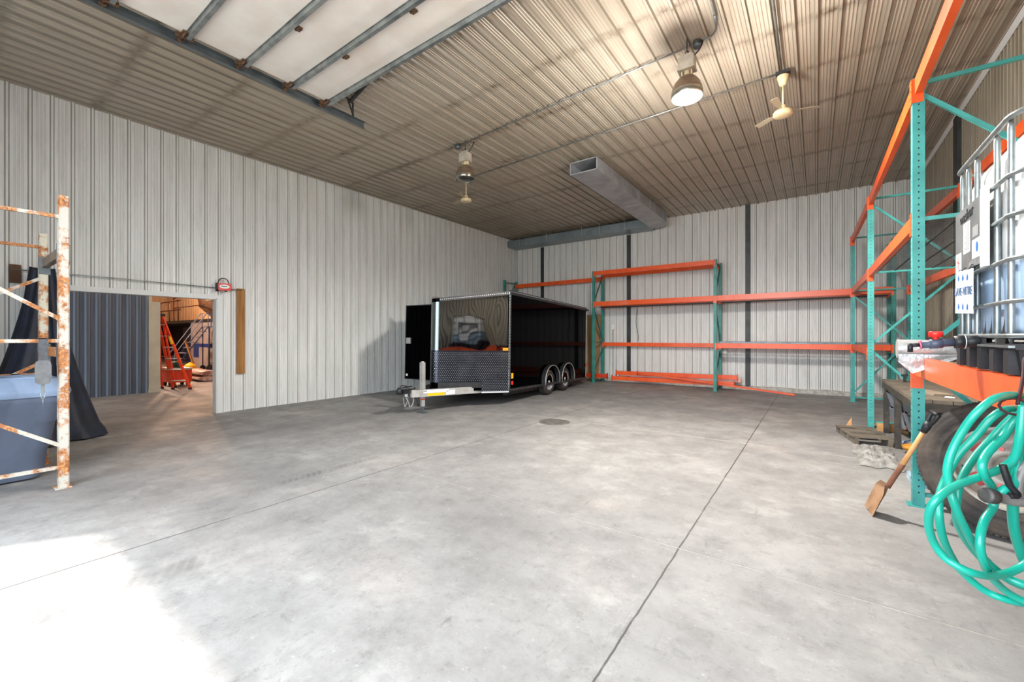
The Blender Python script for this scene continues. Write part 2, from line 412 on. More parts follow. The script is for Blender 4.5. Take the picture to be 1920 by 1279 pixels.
# ------------------------------------------------------------------ open overhead door, parked under the ceiling
t = thing('overhead_door', (-2, 1.1, 4.55), 'open white sectional overhead door parked flat under the ceiling', 'overhead door')
edges = [3.2, 2.72, 2.18, 1.62, 1.02, .42, -.18, -.72]
for i in range(len(edges)-1):
    mb = MB(); mb.box((DX0+.09, edges[i+1]+.012, 4.62), (DX1-.05, edges[i], 4.67)); mb.build('panel', DOORP, t)
for y in edges[:7]:
    mb = MB(); w_ = .028
    mb.prism([(-.04, 0), (-.028, 0), (-.02, .042), (.02, .042), (.028, 0), (.04, 0), (.04, -.003), (-.04, -.003)], (DX0+.07, y-.02, 4.618), (DX1-.05, y-.02, 4.618), up=(0, 0, -1))
    mb.build('strut', GALV, t)
    mb = MB(); mb.box((DX0+.02, y-.09, 4.595), (DX0+.15, y-.01, 4.615)); mb.box((DX0+.05, y-.13, 4.575), (DX0+.075, y+.03, 4.615))
    mb.cyl((DX0-.02, y-.07, 4.585), (DX0+.16, y-.07, 4.585), .012, 8); mb.cyl((DX0-.03, y-.07, 4.585), (DX0+.0, y-.07, 4.585), .028, 12)
    mb.build('roller_hinge', DRUST, t)
for x in (-4.35, -3.2, -2.0):
    for y in edges[2:4]+edges[1:2]:
        mb = MB(); mb.box((x-.035, y+.02, 4.6), (x+.035, y+.075, 4.622)); mb.cyl((x-.03, y+.035, 4.6), (x+.03, y+.035, 4.6), .012, 8); mb.build('hinge', DRUST, t)
t2 = thing('door_track', (DX0, 1.5, 4.58), 'galvanised horizontal track carrying the left edge of the overhead door', 'door track')
mb = MB(); mb.box((DX0-.05, -.6, 4.55), (DX0-.045, 3.82, 4.63)); mb.box((DX0-.05, -.6, 4.545), (DX0, 3.82, 4.55)); mb.box((DX0-.05, -.6, 4.63), (DX0+.01, 3.82, 4.635)); mb.build('rail', GALVD, t2)
mb = MB(); mb.bar((DX0-.02, 3.62, 4.635), (DX0-.02, 3.62, H-.03), .03, .004); mb.bar((DX0+.02, 3.50, 4.86), (DX0-.0, 3.62, 4.64), .03, .004); mb.bar((DX0-.06, 3.6, H-.03), (DX0+.6, 3.45, H-.03), .04, .03); mb.build('hanger', STEEL, t2)

# ------------------------------------------------------------------ ceiling electrics
ZC = H-.038
def conduit(pts, label):
    mb = MB(); mb.tube(smoothpts(pts, 5) if len(pts) > 3 else pts, .011, 8); 
    return solo(mb, 'conduit', GALV, label, 'conduit')
conduit([(-5.2, 5.56, ZC), (-1.2, 5.26, ZC)], 'thin metal conduit across the ceiling between the two bell lamps')
conduit([(-1.05, 5.25, ZC), (-.96, 5.22, ZC), (-.9, 5.12, ZC), (-.88, 4.9, ZC), (-.87, 4.6, ZC), (-.86, .5, ZC)], 'bent conduit curving from the lit lamp junction towards the doorway')
conduit([(-5.95, 6.82, ZC), (-.42, 6.5, ZC)], 'thin conduit across the ceiling between the two cream fans')
conduit([(-.36, 6.4, ZC), (-.33, .5, ZC)], 'straight dark conduit running from the near fan over the doorway')
for x, y, lb in ((-5.24, 5.57, 'small dark junction box above the unlit bell lamp'), (-1.127, 5.257, 'round grey junction box above the lit bell lamp')):
    mb = MB(); mb.lathe([(0, -.035), (.045, -.035), (.052, -.02), (.052, .03), (0, .03)], (x, y, H-.05), n=16); solo(mb, 'junction_box', GALVD, lb, 'junction box')
def highbay(x, y, label, lit):
    t = thing('high_bay_lamp', (x, y, 4.17), label, 'ceiling lamp', 'bell shaped ceiling lamps')
    mb = MB(); mb.tube([(x, y, 4.86), (x, y, 4.72), (x+.02, y, 4.66)], .006, 6); mb.tube([(x+.02*math.cos(a), y, 4.69+.03*math.sin(a)) for a in [k*.6 for k in range(10)]], .005, 6); mb.build('hook', STEEL, t)
    mb = MB(); mb.tube(smoothpts([(x+.1, y+.1, H-.05), (x+.16, y+.05, 4.8), (x+.13, y, 4.68), (x+.05, y, 4.62)], 5), .008, 6); mb.build('cord', BLACKM, t)
    mb = MB(); mb.box((x-.085, y-.07, 4.49), (x+.085, y+.07, 4.63)); mb.box((x-.06, y-.05, 4.63), (x+.06, y+.05, 4.66)); mb.box((x-.095, y-.075, 4.48), (x+.095, y+.075, 4.495)); mb.build('ballast_box', BALL, t)
    mb = MB(); mb.lathe([(.03, 4.48), (.035, 4.44), (.06, 4.41)], (x, y, 0), n=16); mb.box((x-.06, y-.02, 4.43), (x-.045, y+.02, 4.48)); mb.box((x+.045, y-.02, 4.43), (x+.06, y+.02, 4.48)); mb.build('socket', CREAM, t)
    mb = MB()
    prof = [(.055, 4.42), (.10, 4.39), (.145, 4.33), (.168, 4.26), (.172, 4.24)]
    mb.lathe(prof, (x, y, 0), n=28); mb.lathe([(r-.004, z) for r, z in prof], (x, y, 0), n=28); mb.build('reflector_dome', BROWNM, t)
    mb = MB(); pr2 = [(.172, 4.24), (.174, 4.19), (.165, 4.17), (.16, 4.18), (.165, 4.24)]
    mb.lathe(pr2, (x, y, 0), n=28); mb.build('reflector_skirt', REFL, t)
    mb = MB(); mb.lathe([(.16, 4.185), (.13, 4.168), (.07, 4.16), (0, 4.158)], (x, y, 0), n=28)
    mb.build('lens', mat('lit_lens', 'ffffff', rough=.4, emit=('fffaf0', 60)) if lit else REFL, t)
    if lit:
        ld = bpy.data.lights.new('high_bay_light', 'SPOT'); ld.energy = 850; ld.shadow_soft_size = .16; ld.color = (1, .96, .9); ld.spot_size = R(172); ld.spot_blend = .35
        lo = bpy.data.objects.new('high_bay_light', ld); COL.objects.link(lo); lo.location = (x, y, 4.10)
        ld = bpy.data.lights.new('high_bay_glow', 'POINT'); ld.energy = 170; ld.shadow_soft_size = .17; ld.color = (1, .96, .9)
        lo = bpy.data.objects.new('high_bay_glow', ld); COL.objects.link(lo); lo.location = (x, y, 3.95)
highbay(-1.21, 5.12, 'lit bell shaped high bay lamp hanging from the ceiling', True)
highbay(-5.0, 5.50, 'unlit bell shaped high bay lamp hanging over the left side', False)
def fan(x, y, label, ang):
    t = thing('ceiling_fan', (x, y, 4.3), label, 'ceiling fan', 'cream ceiling fans')
    mb = MB(); mb.box((x-.08, y-.04, 4.83), (x+.08, y+.04, 4.865)); mb.cyl((x, y, 4.80), (x, y, 4.83), .05, 12); mb.build('mounting_bracket', STEEL, t)
    mb = MB(); mb.lathe([(.0, 4.68), (.03, 4.68), (.045, 4.70), (.068, 4.79), (.07, 4.805), (0, 4.805)], (x, y, 0), n=20); mb.build('canopy', CREAM, t)
    mb = MB(); mb.cyl((x, y, 4.40), (x, y, 4.69), .012, 10); mb.build('downrod', CREAM, t)
    mb = MB(); mb.lathe([(0, 4.42), (.042, 4.42), (.045, 4.375), (.05, 4.365), (.10, 4.35), (.112, 4.335), (.112, 4.30), (.10, 4.285), (.05, 4.275), (0, 4.273)], (x, y, 0), n=28)
    mb.build('motor', CREAM, t)
    for k in range(3):
        a = ang+k*2*math.pi/3; d = Vector((math.cos(a), math.sin(a), 0)); s_ = Vector((-d.y, d.x, .18))
        c0 = Vector((x, y, 4.345))
        vs_ = []
        for r, hw in ((.10, .015), (.17, .02), (.19, .035), (.40, .045), (.42, .035)):
            for q in (-1, 1):
                for dz in (-.002, .002): vs_.append(c0+d*r+s_*hw*q+Vector((0, 0, dz)))
        fs = []
        for i in range(4):
            b = i*4; fs += [(b, b+2, b+6, b+4), (b+1, b+5, b+7, b+3), (b, b+4, b+5, b+1), (b+2, b+3, b+7, b+6)]
        fs += [(0, 1, 3, 2), (16, 18, 19, 17)]
        mb = MB(); mb.add(vs_, fs); mb.build('blade', mat('fan_blade', 'ab9c84', rough=.6), t)
fan(-.35, 6.5, 'cream ceiling fan hanging right of the lit lamp', .35)
fan(-6.05, 6.68, 'cream ceiling fan hanging beyond the unlit bell lamp', .9)

# ------------------------------------------------------------------ sheet metal duct
t = thing('air_duct', (-3.6, 9.5, 4.56), 'long galvanised rectangular air duct hung under the ceiling along the back wall', 'duct')
ZB, ZT = 4.56, 4.79
def ductbox(mb, x0, y0, x1, y1, ends):
    vs_ = [(x0, y0, ZB), (x1, y0, ZB), (x1, y1, ZB), (x0, y1, ZB), (x0, y0, ZT), (x1, y0, ZT), (x1, y1, ZT), (x0, y1, ZT)]
    fs = [(0, 3, 2, 1), (4, 5, 6, 7)]
    fs += [f for f, k in (((0, 1, 5, 4), 's'), ((1, 2, 6, 5), 'e'), ((2, 3, 7, 6), 'n'), ((3, 0, 4, 7), 'w')) if k in ends]
    mb.add(vs_, fs)
mb = MB()
# main run: outer and inner skins so the open end reads hollow
ductbox(mb, -3.89, 7.32, -3.33, 11.75, 'ew'); mb.box((-3.88, 7.33, ZB+.004), (-3.875, 11.6, ZT-.004)); mb.box((-3.345, 7.33, ZB+.004), (-3.34, 11.6, ZT-.004))
mb.box((-3.90, 7.31, ZB-.006), (-3.32, 7.335, ZB+.012)); mb.box((-3.90, 7.31, ZT-.012), (-3.32, 7.335, ZT+.006)); mb.box((-3.90, 7.31, ZB), (-3.875, 7.335, ZT)); mb.box((-3.345, 7.31, ZB), (-3.32, 7.335, ZT))
o1 = mb.build('main_run', DUCT, t)
mb = MB()
poly = [(-3.89, 11.75), (-3.33, 11.75)] + [(-3.33-.42*(1-math.cos(a)), 11.75+.6*math.sin(a)) for a in [k*math.pi/16 for k in range(1, 9)]] + [(-3.89, 12.35)]
n = len(poly)
mb.add([(x, y, z) for z in (ZB, ZT) for x, y in poly], [tuple(range(n))[::-1], tuple(range(n, 2*n))]+[(i, (i+1) % n, n+(i+1) % n, n+i) for i in range(n)])
mb.build('elbow', DUCT, t)
mb = MB(); mb.box((XL+.03, 12.02, ZB), (-3.88, 12.60, ZT)); mb.build('wall_run', mat('duct_metal_blue', '8f9ba0', '7e8a90', 3, .4, .5), t)
for y in (8.0, 9.6, 10.4, 10.8, 11.5):
    mb = MB(); mb.box((-3.327, y, ZB-.01), (-3.32, y+.012, H-.02)); mb.build('hanger_strap', SILV, t)
for x in (-8.4, -8.1, -7.3, -6.0, -5.4, -4.6):
    mb = MB(); mb.box((x, 12.01, ZB-.01), (x+.012, 12.018, H-.02)); mb.build('hanger_strap', SILV, t)
mb = MB(); mb.box((-3.9, 9.9, ZB-.006), (-3.32, 9.925, ZB)); mb.build('seam_band', SILV, t)

# ------------------------------------------------------------------ pallet racking
def post(mb, x, y, z1, faces, s=.076, m=TEAL):
    # open C section: web + two flanges + lips
    mb.box((x-s/2, y-s/2, 0), (x+s/2, y+s/2, z1), m)
    mb.box((x-s/2-.03, y-s/2-.02, 0), (x+s/2+.03, y+s/2+.02, .008), m)
    z = .12
    while z < z1-.03:
        for fx, cols in faces:
            offs = (-.019, .019) if cols == 2 else (0,)
            for q in offs:
                tri = [(-.0055, .006), (.0055, .006), (.004, -.004), (0, -.009), (-.004, -.004)]
                P = []
                for a, b in tri:
                    if fx == 's': P.append((x+q+a, y-s/2-.0006, z+b))
                    if fx == 'w': P.append((x-s/2-.0006, y+q+a, z+b))
                    if fx == 'e': P.append((x+s/2+.0006, y+q+a, z+b))
                mb.add(P, [tuple(range(5))], HOLE)
        z += .0705 if cols == 1 else .052
def connector(mb, p, s, zt, drop, m):
    x, y = p
    mb.box((x-s/2-.006, y-s/2-.006, zt-drop), (x+s/2+.006, y+s/2+.006, zt), m)
def beam_part(t, a, b, zt, hh, axis, cz=.07, m=ORNG, dep=.05):
    """a, b post centres; axis 'y' for side rack, 'x' for back rack"""
    mb = MB(); ax, ay = a; bx, by = b
    if axis == 'y':
        mb.bar((ax, ay+.044, zt-hh/2), (bx, by-.044, zt-hh/2), dep, hh)
    else:
        mb.bar((ax+.044, ay-.02, zt-hh/2), (bx-.044, by-.02, zt-hh/2), dep, hh)
    o = mb.build('beam', m, t)
    for (px, py), sg in ((a, 1), (b, -1)):
        mb = MB()
        if axis == 'y':
            mb.box((px-.046, py+(.0 if sg > 0 else -.046), zt-hh-cz), (px-.0385, py+(.046 if sg > 0 else 0), zt))
            mb.box((px-.046, py+(.0395 if sg > 0 else -.0465), zt-hh-cz), (px+.03, py+(.0465 if sg > 0 else -.0395), zt))
            for k in range(3): mb.cyl((px-.05, py+sg*.02, zt-.03-k*.06), (px-.044, py+sg*.02, zt-.03-k*.06), .006, 6)
        else:
            mb.box((px+(0 if sg > 0 else -.046), py-.046, zt-hh-cz), (px+(.046 if sg > 0 else 0), py-.0395, zt))
            mb.box((px+(.0395 if sg > 0 else -.0465), py-.046, zt-hh-cz), (px+(.0465 if sg > 0 else -.0395), py+.03, zt))
        mb.build('connector', m, o)
    return o
def brace(t, a, b, m=TEAL, w_=.032, name='brace'):
    mb = MB(); mb.prism([(-w_/2, -.012), (w_/2, -.012), (w_/2, .012), (w_/2-.004, .012), (w_/2-.004, -.007), (-w_/2+.004, -.007), (-w_/2+.004, .012), (-w_/2, .012)], a, b, up=(0, 1, .01) if abs(b[1]-a[1]) < .2 else (1, 0, 0))
    mb.build(name, m, t)
t = thing('pallet_rack', (1.2, 6.3, 0), 'tall teal and orange pallet rack along the right wall', 'pallet rack')
UP = [((.69, 4.84), (1.69, 4.84)), ((.68, 8.48), (1.66, 8.48)), ((.64, 11.66), (1.54, 11.66)), ((.69, 1.1), (1.69, 1.1))]
for i, (f_, r_) in enumerate(UP):
    mb = MB(); post(mb, *f_, 3.57, (('s', 1), ('w', 2))); mb.build('post', None, t)
    mb = MB(); post(mb, *r_, 3.57, (('s', 1), ('w', 2))); mb.build('post', None, t)
    f0 = lambda z: (f_[0]+.036, f_[1], z)
    r0 = lambda z: (r_[0]-.036, r_[1], z)
    for z in (3.53, 2.395, .10): brace(t, f0(z), r0(z))
    if i != 2: segs = [(f0(3.42), r0(2.48)), (r0(2.30), f0(1.32)), (f0(1.17), r0(.17))]
    else: segs = [(r0(3.36), f0(2.46)), (f0(2.27), r0(1.36)), (r0(1.28), f0(.22))]
    for a, b in segs: brace(t, a, b)
for (a, b) in ((3, 0), (0, 1), (1, 2)):
    for q in (0, 1):
        beam_part(t, UP[a][q], UP[b][q], 3.56, .13, 'y')
for (a, b) in ((0, 1), (1, 2)):
    for q in (0, 1): beam_part(t, UP[a][q], UP[b][q], 2.45, .12, 'y', m=ORNG2 if q == 0 else ORNG)
for q in (0, 1):
    beam_part(t, UP[3][q], UP[0][q], 1.245, .15, 'y', cz=.11, m=ORNG)
    beam_part(t, UP[1][q], UP[2][q], 1.245, .12, 'y')
mb = MB()
for y in [4.95+.05*k for k in range(70)]: mb.bar((.72, y, 2.40), (1.62, y, 2.40), .004, .004)
for x in (.76, .95, 1.15, 1.35, 1.55): mb.bar((x, 4.92, 2.395), (x, 8.4, 2.395), .02, .006)
mb.build('wire_deck', STEEL, t)
mb = MB()
for k in range(12): mb.box((.74, 1.2+k*.30, 1.195), (1.62, 1.2+k*.30+.2, 1.215))
mb.build('deck_board', WOODG, t)

t = thing('pallet_rack', (-3.7, 12.1, 0), 'long low green and orange pallet rack against the back wall', 'pallet rack')
BX = [-8.83, -5.46, -2.09, 1.31]; FY, RY = 11.76, 12.44
for i, x in enumerate(BX):
    for y in (FY, RY):
        mb = MB(); post(mb, x, y, 3.38 if i < 3 else 3.45, (('s', 2),), m=TEALB); mb.build('post', None, t)
    f0 = lambda z: (x, FY+.036, z)
    r0 = lambda z: (x, RY-.036, z)
    for z in (1.22, .055) + ((3.3,) if i in (0, 2) else ()): brace(t, f0(z), r0(z), TEALD, .028)
    for a, b in ((r0(3.3), f0(2.47)), (f0(2.24), r0(1.28)), (r0(1.02), f0(.34))): brace(t, a, b, TEALD, .028)
for q, y in enumerate((FY, RY)):
    beam_part(t, (BX[1], y), (BX[2], y), 3.37, .115, 'x', cz=.05)
    for k in (1, 2): beam_part(t, (BX[k], y), (BX[k+1], y), 2.45, .13, 'x', cz=.05, m=ORNG2)
beam_part(t, (BX[0], RY), (BX[1], RY), 3.28, .13, 'x', cz=.05)
beam_part(t, (BX[1], RY), (BX[2], RY), 1.22, .11, 'x', cz=.05)
for y in (FY, RY): beam_part(t, (BX[2], y), (BX[3], y), 1.235, .12, 'x', cz=.05)
for k in (1, 2):
    mb = MB()
    x0, x1 = BX[k]+.06, BX[k+1]-.06
    nn = 56
    for j in range(nn): 
        xx = x0+(x1-x0)*j/(nn-1); mb.bar((xx, FY+.03, 2.30), (xx, RY-.03, 2.30), .004, .004)
    for y in (FY+.03, 11.95, 12.12, 12.3): mb.bar((x0, y, 2.292), (x1, y, 2.292), .012, .01)
    mb.build('wire_deck', STEEL, t)
for k, (y, z, x0, x1, m_, lb) in enumerate(((11.84, 1.25, -2.0, 1.25, GALVD, 'long grey metal strip lying at the front of the low back shelf'), (12.0, 1.255, -1.9, 1.4, STEEL, 'long dark metal strip lying in the middle of the low back shelf'), (12.2, 1.25, -1.7, 1.45, SILV, 'long pale metal strip lying at the rear of the low back shelf'))):
    mb = MB(); mb.box((x0, y-.03, z-.014), (x1, y+.03, z+.012)); mb.box((x0, y-.03, z+.012), (x1, y-.02, z+.024)); solo(mb, 'metal_strip', m_, lb, 'metal strip', 'long metal strips on the low back shelf')

# loose beams on the floor below the back rack
def loose(a, b, w_, h_, label, m, up=(0, 0, 1)):
    t = thing('rack_beam', Vector(a)*.5+Vector(b)*.5, label, 'rack beam', 'loose orange rack beams on the floor')
    a = Vector(a); b = Vector(b); mb = MB(); mb.bar(a, b, w_, h_, up=up); mb.build('beam_body', m, t)
    d = (b-a).normalized()
    for p, s_ in ((a, -1), (b, 1)):
        mb = MB(); q = p+d*s_*.012
        mb.bar(q-d*.004, q+d*.004, .09, h_+.07, up=up); mb.build('connector', m, t)
g = None
loose((-5.02, 12.14, .145), (-1.72, 12.12, .175), .05, .11, 'orange rack beam lying lowest and nearest in the pile under the back rack', ORNG)
loose((-4.93, 12.26, .30), (-1.66, 12.24, .34), .05, .11, 'orange rack beam lying on top of the pile under the back rack', ORNG)
loose((-4.86, 12.36, .25), (-1.60, 12.36, .26), .05, .10, 'faded pinkish rack beam behind the others in the pile', mat('pink_faded_orange', 'f0a08c', 'f4d8cc', 2, .4))
loose((-4.2, 12.03, .36), (-.42, 11.95, .03), .06, .045, 'thin orange rack beam sloping down from the pile to the floor', ORNG, up=(0, 0, 1))
loose((-7.9, 12.0, .2), (-5.15, 12.02, .2), .05, .12, 'orange rack beam lying on the floor behind the trailer', CARTR)

# ------------------------------------------------------------------ cargo trailer
AX = Vector((-.0872, .9962, 0)); LT = Vector((-.9962, -.0872, 0)); P0 = Vector((-5.055, 6.854, 0))
PITCH = 1.55
ax3 = (AX - Vector((0, 0, math.tan(R(PITCH))))).normalized(); up3 = LT.cross(ax3).normalized()
if up3.z < 0: up3 = -up3
TM = Matrix((( ax3.x, LT.x, up3.x, P0.x), (ax3.y, LT.y, up3.y, P0.y), (ax3.z, LT.z, up3.z, 0), (0, 0, 0, 1)))
LN, WD, Z0, Z1 = 4.30, 2.08, .32, 2.33
tr = thing('cargo_trailer', TM @ Vector((2.2, 1.04, 0)), 'glossy black enclosed cargo trailer with a V nose and twin axles parked at the left', 'trailer')
tr.location.z = 0
def TB(): b = MB(); b.M = TM; return b
NX_, NY_ = -1.19, WD/2                      # apex of the V nose
E1 = Vector((NX_, NY_, 0)); L1 = E1.length; E1 = E1/L1; N1 = Vector((-E1.y, E1.x, 0))   # along the right nose face, outward normal
if N1.y > 0: N1 = -N1
def ztop(x): return Z1+.19*x if x < 0 else Z1
rc = .13; half = math.atan2(NY_, -NX_)
tl = rc/math.tan(half)
cxn = NX_+rc/math.sin(half)
def nose(off=0, n=12):
    a0 = math.pi/2-half; r_ = rc+off
    return [(cxn-r_*math.cos(a), NY_-r_*math.sin(a)) for a in [a0*(1-2*k/n)*1.0 for k in range(n+1)]]
poly = [(0, 0), (LN, 0), (LN, WD), (0, WD)] + nose()[::-1]
mb = TB(); n = len(poly)
vs_ = [(x, y, (Z0 if z == 0 else ztop(x))) for z in (0, 1) for x, y in poly]
mb.add(vs_, [tuple(range(n))[::-1], tuple(range(n, 2*n))]); 
for i in range(n): mb.add([vs_[i], vs_[(i+1) % n], vs_[n+(i+1) % n], vs_[n+i]], [(0, 1, 2, 3)])
mb.build('body', BLACKG, tr)
def face(t_, z, out=.0): p = E1*t_+N1*out; return (p.x, p.y, z)
TE = L1-tl
mb = TB(); nx, nz = 70, 44; vs_ = []
for j in range(nz+1):
    for i in range(nx+1):
        t_ = .04+(TE-.04)*i/nx; zt = ztop(E1.x*t_)-.07; z = 1.115+(zt-1.115)*j/nz
        e = min(1, 6*i/nx, 6*(nx-i)/nx, 6*j/nz, 6*(nz-j)/nz)
        vs_.append(face(t_, z, .012-.0035*(1-(2*i/nx-1)**2)-.0008*(1-(2*j/nz-1)**2)+.0025*e*(noise.noise((t_*2.6, z*1.8, 3.0)))))
mb.add(vs_, [(j*(nx+1)+i, j*(nx+1)+i+1, (j+1)*(nx+1)+i+1, (j+1)*(nx+1)+i) for j in range(nz) for i in range(nx)], None, True)
mb.build('nose_skin', BLACKF, tr)
mb = TB(); pr = nose(.004); vs_ = []
for x, y in pr: vs_ += [(x, y, 1.115), (x, y, ztop(x)-.07)]
mb.add(vs_, [(2*i, 2*i+2, 2*i+3, 2*i+1) for i in range(len(pr)-1)], None, True); mb.build('nose_cap', mat('polished_nose', '6c7776', rough=.22, metal=.85), tr)
# diamond plate gravel guard (with the notch for the tongue)
mb = TB()
def guard(t0, t1, z0, z1):
    mb.add([face(t0, z0, .006), face(t1, z0, .006), face(t1, z1, .006), face(t0, z1, .006), face(t0, z0, -.02), face(t1, z0, -.02), face(t1, z1, -.02), face(t0, z1, -.02)],
           [(0, 1, 2, 3), (4, 7, 6, 5), (0, 4, 5, 1), (1, 5, 6, 2), (2, 6, 7, 3), (3, 7, 4, 0)], DPLATE)
guard(-.005, .57, .30, 1.115); guard(.57, TE, .49, 1.115)
pr = nose(.006); vs_ = []
for x, y in pr: vs_ += [(x, y, .49), (x, y, 1.115)]
mb.add(vs_, [(2*i, 2*i+2, 2*i+3, 2*i+1) for i in range(len(pr)-1)], DPLATE, True)
row = 0; z = .32
while z < 1.10:
    t_ = .012+(.02 if row % 2 else 0); c = 0
    while t_ < TE+.12:
        if not (t_ > .56 and z < .50):
            a = R(45) if (row+c) % 2 else R(-45)
            if t_ < TE: c0 = Vector(face(t_, z, .0065)); ee = E1; nn = N1
            else:
                q = (t_-TE)/(.13); a2 = (math.pi/2-half)*(1-q); c0 = Vector((cxn-(rc+.0065)*math.cos(a2), NY_-(rc+.0065)*math.sin(a2), z)); nn = Vector((-math.cos(a2), -math.sin(a2), 0)); ee = Vector((-nn.y, nn.x, 0))
            d = (ee*math.cos(a)+Vector((0, 0, math.sin(a))))*.013; n_ = (ee*-math.sin(a)+Vector((0, 0, math.cos(a))))*.0036
            mb.add([c0-d, c0+n_, c0+d, c0-n_, c0+nn*.003], [(0, 1, 4), (1, 2, 4), (2, 3, 4), (3, 0, 4)], DSTUD)
        t_ += .04; c += 1
    z += .034; row += 1
mb.build('gravel_guard', None, tr)
# trims with rivets
def trim(mb, a, b, w_, h_, n, off, up=(0, 0, 1)):
    a = Vector(a); b = Vector(b); mb.bar(a, b, w_, h_, BLACKM, up)
    for k in range(n):
        p = a.lerp(b, (k+.5)/n)+Vector(off); mb.cyl(p-Vector(off)*.2, p, .007, 6, DSTUD)
def riv(v): return (N1.x*v, N1.y*v, 0)
mb = TB(); mb.box((-.014, -.014, Z0-.02), (.035, .03, Z1), BLACKM)
for k in range(64):
    z = Z0+(Z1-Z0)*(k+.5)/64; mb.cyl((-.0135, -.005, z), (-.018, -.008, z), .006, 6, DSTUD); mb.cyl((.012, -.013, z), (.012, -.018, z), .006, 6, DSTUD)
mb.build('corner_trim', None, tr)
mb = TB(); trim(mb, (0, 0, Z1-.02), (LN, 0, Z1-.02), .05, .09, 80, (0, -.03, .02)); mb.build('roof_trim', None, tr)
mb = TB(); trim(mb, face(0, Z1-.03), face(TE, ztop(E1.x*TE)-.03), .03, .075, 36, riv(.02)); mb.build('nose_trim', None, tr)
mb = TB(); trim(mb, (0, .0, Z0), (LN, .0, Z0), .04, .06, 40, (0, -.022, 0)); mb.build('sill_trim', None, tr)
mb = TB(); mb.bar(face(.57, .435, .0), face(TE, .435, .0), .03, .11, BLACKM); mb.build('nose_sill', None, tr)
mb = TB(); mb.bar(face(0, .29, .01), face(.57, .29, .01), .02, .03, DSTUD); mb.build('guard_lip', None, tr)
mb = TB(); mb.box((LN-.012, -.012, Z0-.05), (LN+.02, .03, Z1-.1)); mb.build('rear_corner_post', SILV, tr)
mb = TB(); mb.add([(LN-.3, -.03, Z1+.01), (LN-.3, WD, Z1+.01), (LN+.12, WD, Z1-.02), (LN+.12, -.03, Z1-.02), (LN-.3, -.03, Z1-.03), (LN-.3, WD, Z1-.03), (LN+.12, WD, Z1-.06), (LN+.12, -.03, Z1-.06)], [(0, 1, 2, 3), (4, 7, 6, 5), (0, 3, 7, 4), (1, 5, 6, 2), (0, 4, 5, 1), (3, 2, 6, 7)]); mb.build('roof_spoiler', BLACKM, tr)
# chassis
mb = TB(); mb.box((.1, .12, .20), (LN-.1, .2, Z0)); mb.box((.1, WD-.2, .20), (LN-.1, WD-.12, Z0))
for k in range(8): mb.box((.2+k*.5, .12, .25), (.26+k*.5, WD-.12, Z0))
for a_ in (1.884, 2.82): mb.cyl((a_, .1, .27), (a_, WD-.1, .27), .035, 10)
mb.build('chassis', BLACKM, tr)
# side door, open
mb = TB(); mb.box((.08, WD+.01, .40), (.11, WD+.90, 2.15)); dr = mb.build('side_door', BLACKG, tr)
mb = TB()
mb.box((.065, WD+.01, .39), (.078, WD+.90, .41)); mb.box((.065, WD+.01, 2.14), (.078, WD+.90, 2.16)); mb.box((.065, WD+.88, .41), (.078, WD+.90, 2.14)); mb.build('door_frame', BLACKM, dr)
mb = TB(); mb.box((.05, WD+.72, 1.24), (.078, WD+.86, 1.38)); mb.box((.035, WD+.76, 1.27), (.05, WD+.82, 1.35)); mb.build('latch', SILV, dr)
mb = TB(); mb.cyl((.062, WD+.83, .49), (.079, WD+.83, .49), .03, 16); mb.build('door_holdback', WHITE, dr)
# lights and stickers
mb = TB(); mb.bar(face(.03, 1.15, .018), face(.14, 1.15, .018), .02, .055); mb.build('marker_light', AMBER, tr)
mb = TB(); mb.box((.07, -.016, .55), (.15, -.0135, .66)); mb.build('warning_sticker', YEL, tr)
mb = TB(); mb.cyl((.11, -.0135, .46), (.11, -.017, .46), .045, 12); mb.build('reflector', RED, tr)
mb = TB(); mb.box((LN-.06, -.03, .66), (LN-.0, -.012, .74)); mb.build('tail_marker', RED, tr)
# wheels + fenders (upright in the world)
def wheel(parent, c, axis, r=.305, wd=.20, rt=RUBBER, rim_r=.185):
    axis = Vector(axis).normalized(); F = frame(axis)
    mb = MB(); prof = [(rim_r, -wd/2+.01), (rim_r+.03, -wd/2), (r-.04, -wd/2-.004), (r-.012, -wd/2+.02), (r, -wd/2+.045), (r, wd/2-.045), (r-.012, wd/2-.02), (r-.04, wd/2+.004), (rim_r+.03, wd/2), (rim_r, wd/2-.01)]
    mb.lathe(prof, c, axis, 40)
    for q in range(3):
        mb.lathe([(r+.001, -.05+q*.045), (r+.004, -.045+q*.045), (r+.004, -.02+q*.045), (r+.001, -.015+q*.045)], c, axis, 40, smooth=False)
    w_ = mb.build('wheel', rt, parent)
    mb = MB(); mb.lathe([(rim_r+.004, -wd/2+.012), (rim_r-.01, -wd/2+.03), (rim_r-.015, 0), (rim_r-.01, wd/2-.03), (rim_r+.006, wd/2-.004), (rim_r-.006, wd/2-.012)], c, axis, 32, m=DSTUD)
    mb.lathe([(0, wd/2-.05), (rim_r-.015, wd/2-.07)], c, axis, 24, m=INK)
    mb.lathe([(0, wd/2-.005), (.035, wd/2-.008), (.045, wd/2-.03), (.055, wd/2-.05)], c, axis, 16, m=DSTUD)
    for k in range(6):
        a = k*math.pi/3+.3; d = F @ Vector((math.cos(a), math.sin(a), 0)); z_ = axis*(wd/2-.035)
        mb.bar(Vector(c)+d*.03+z_, Vector(c)+d*(rim_r-.005)+z_, .035, .02, DSTUD, up=axis)
    mb.build('rim', None, w_)
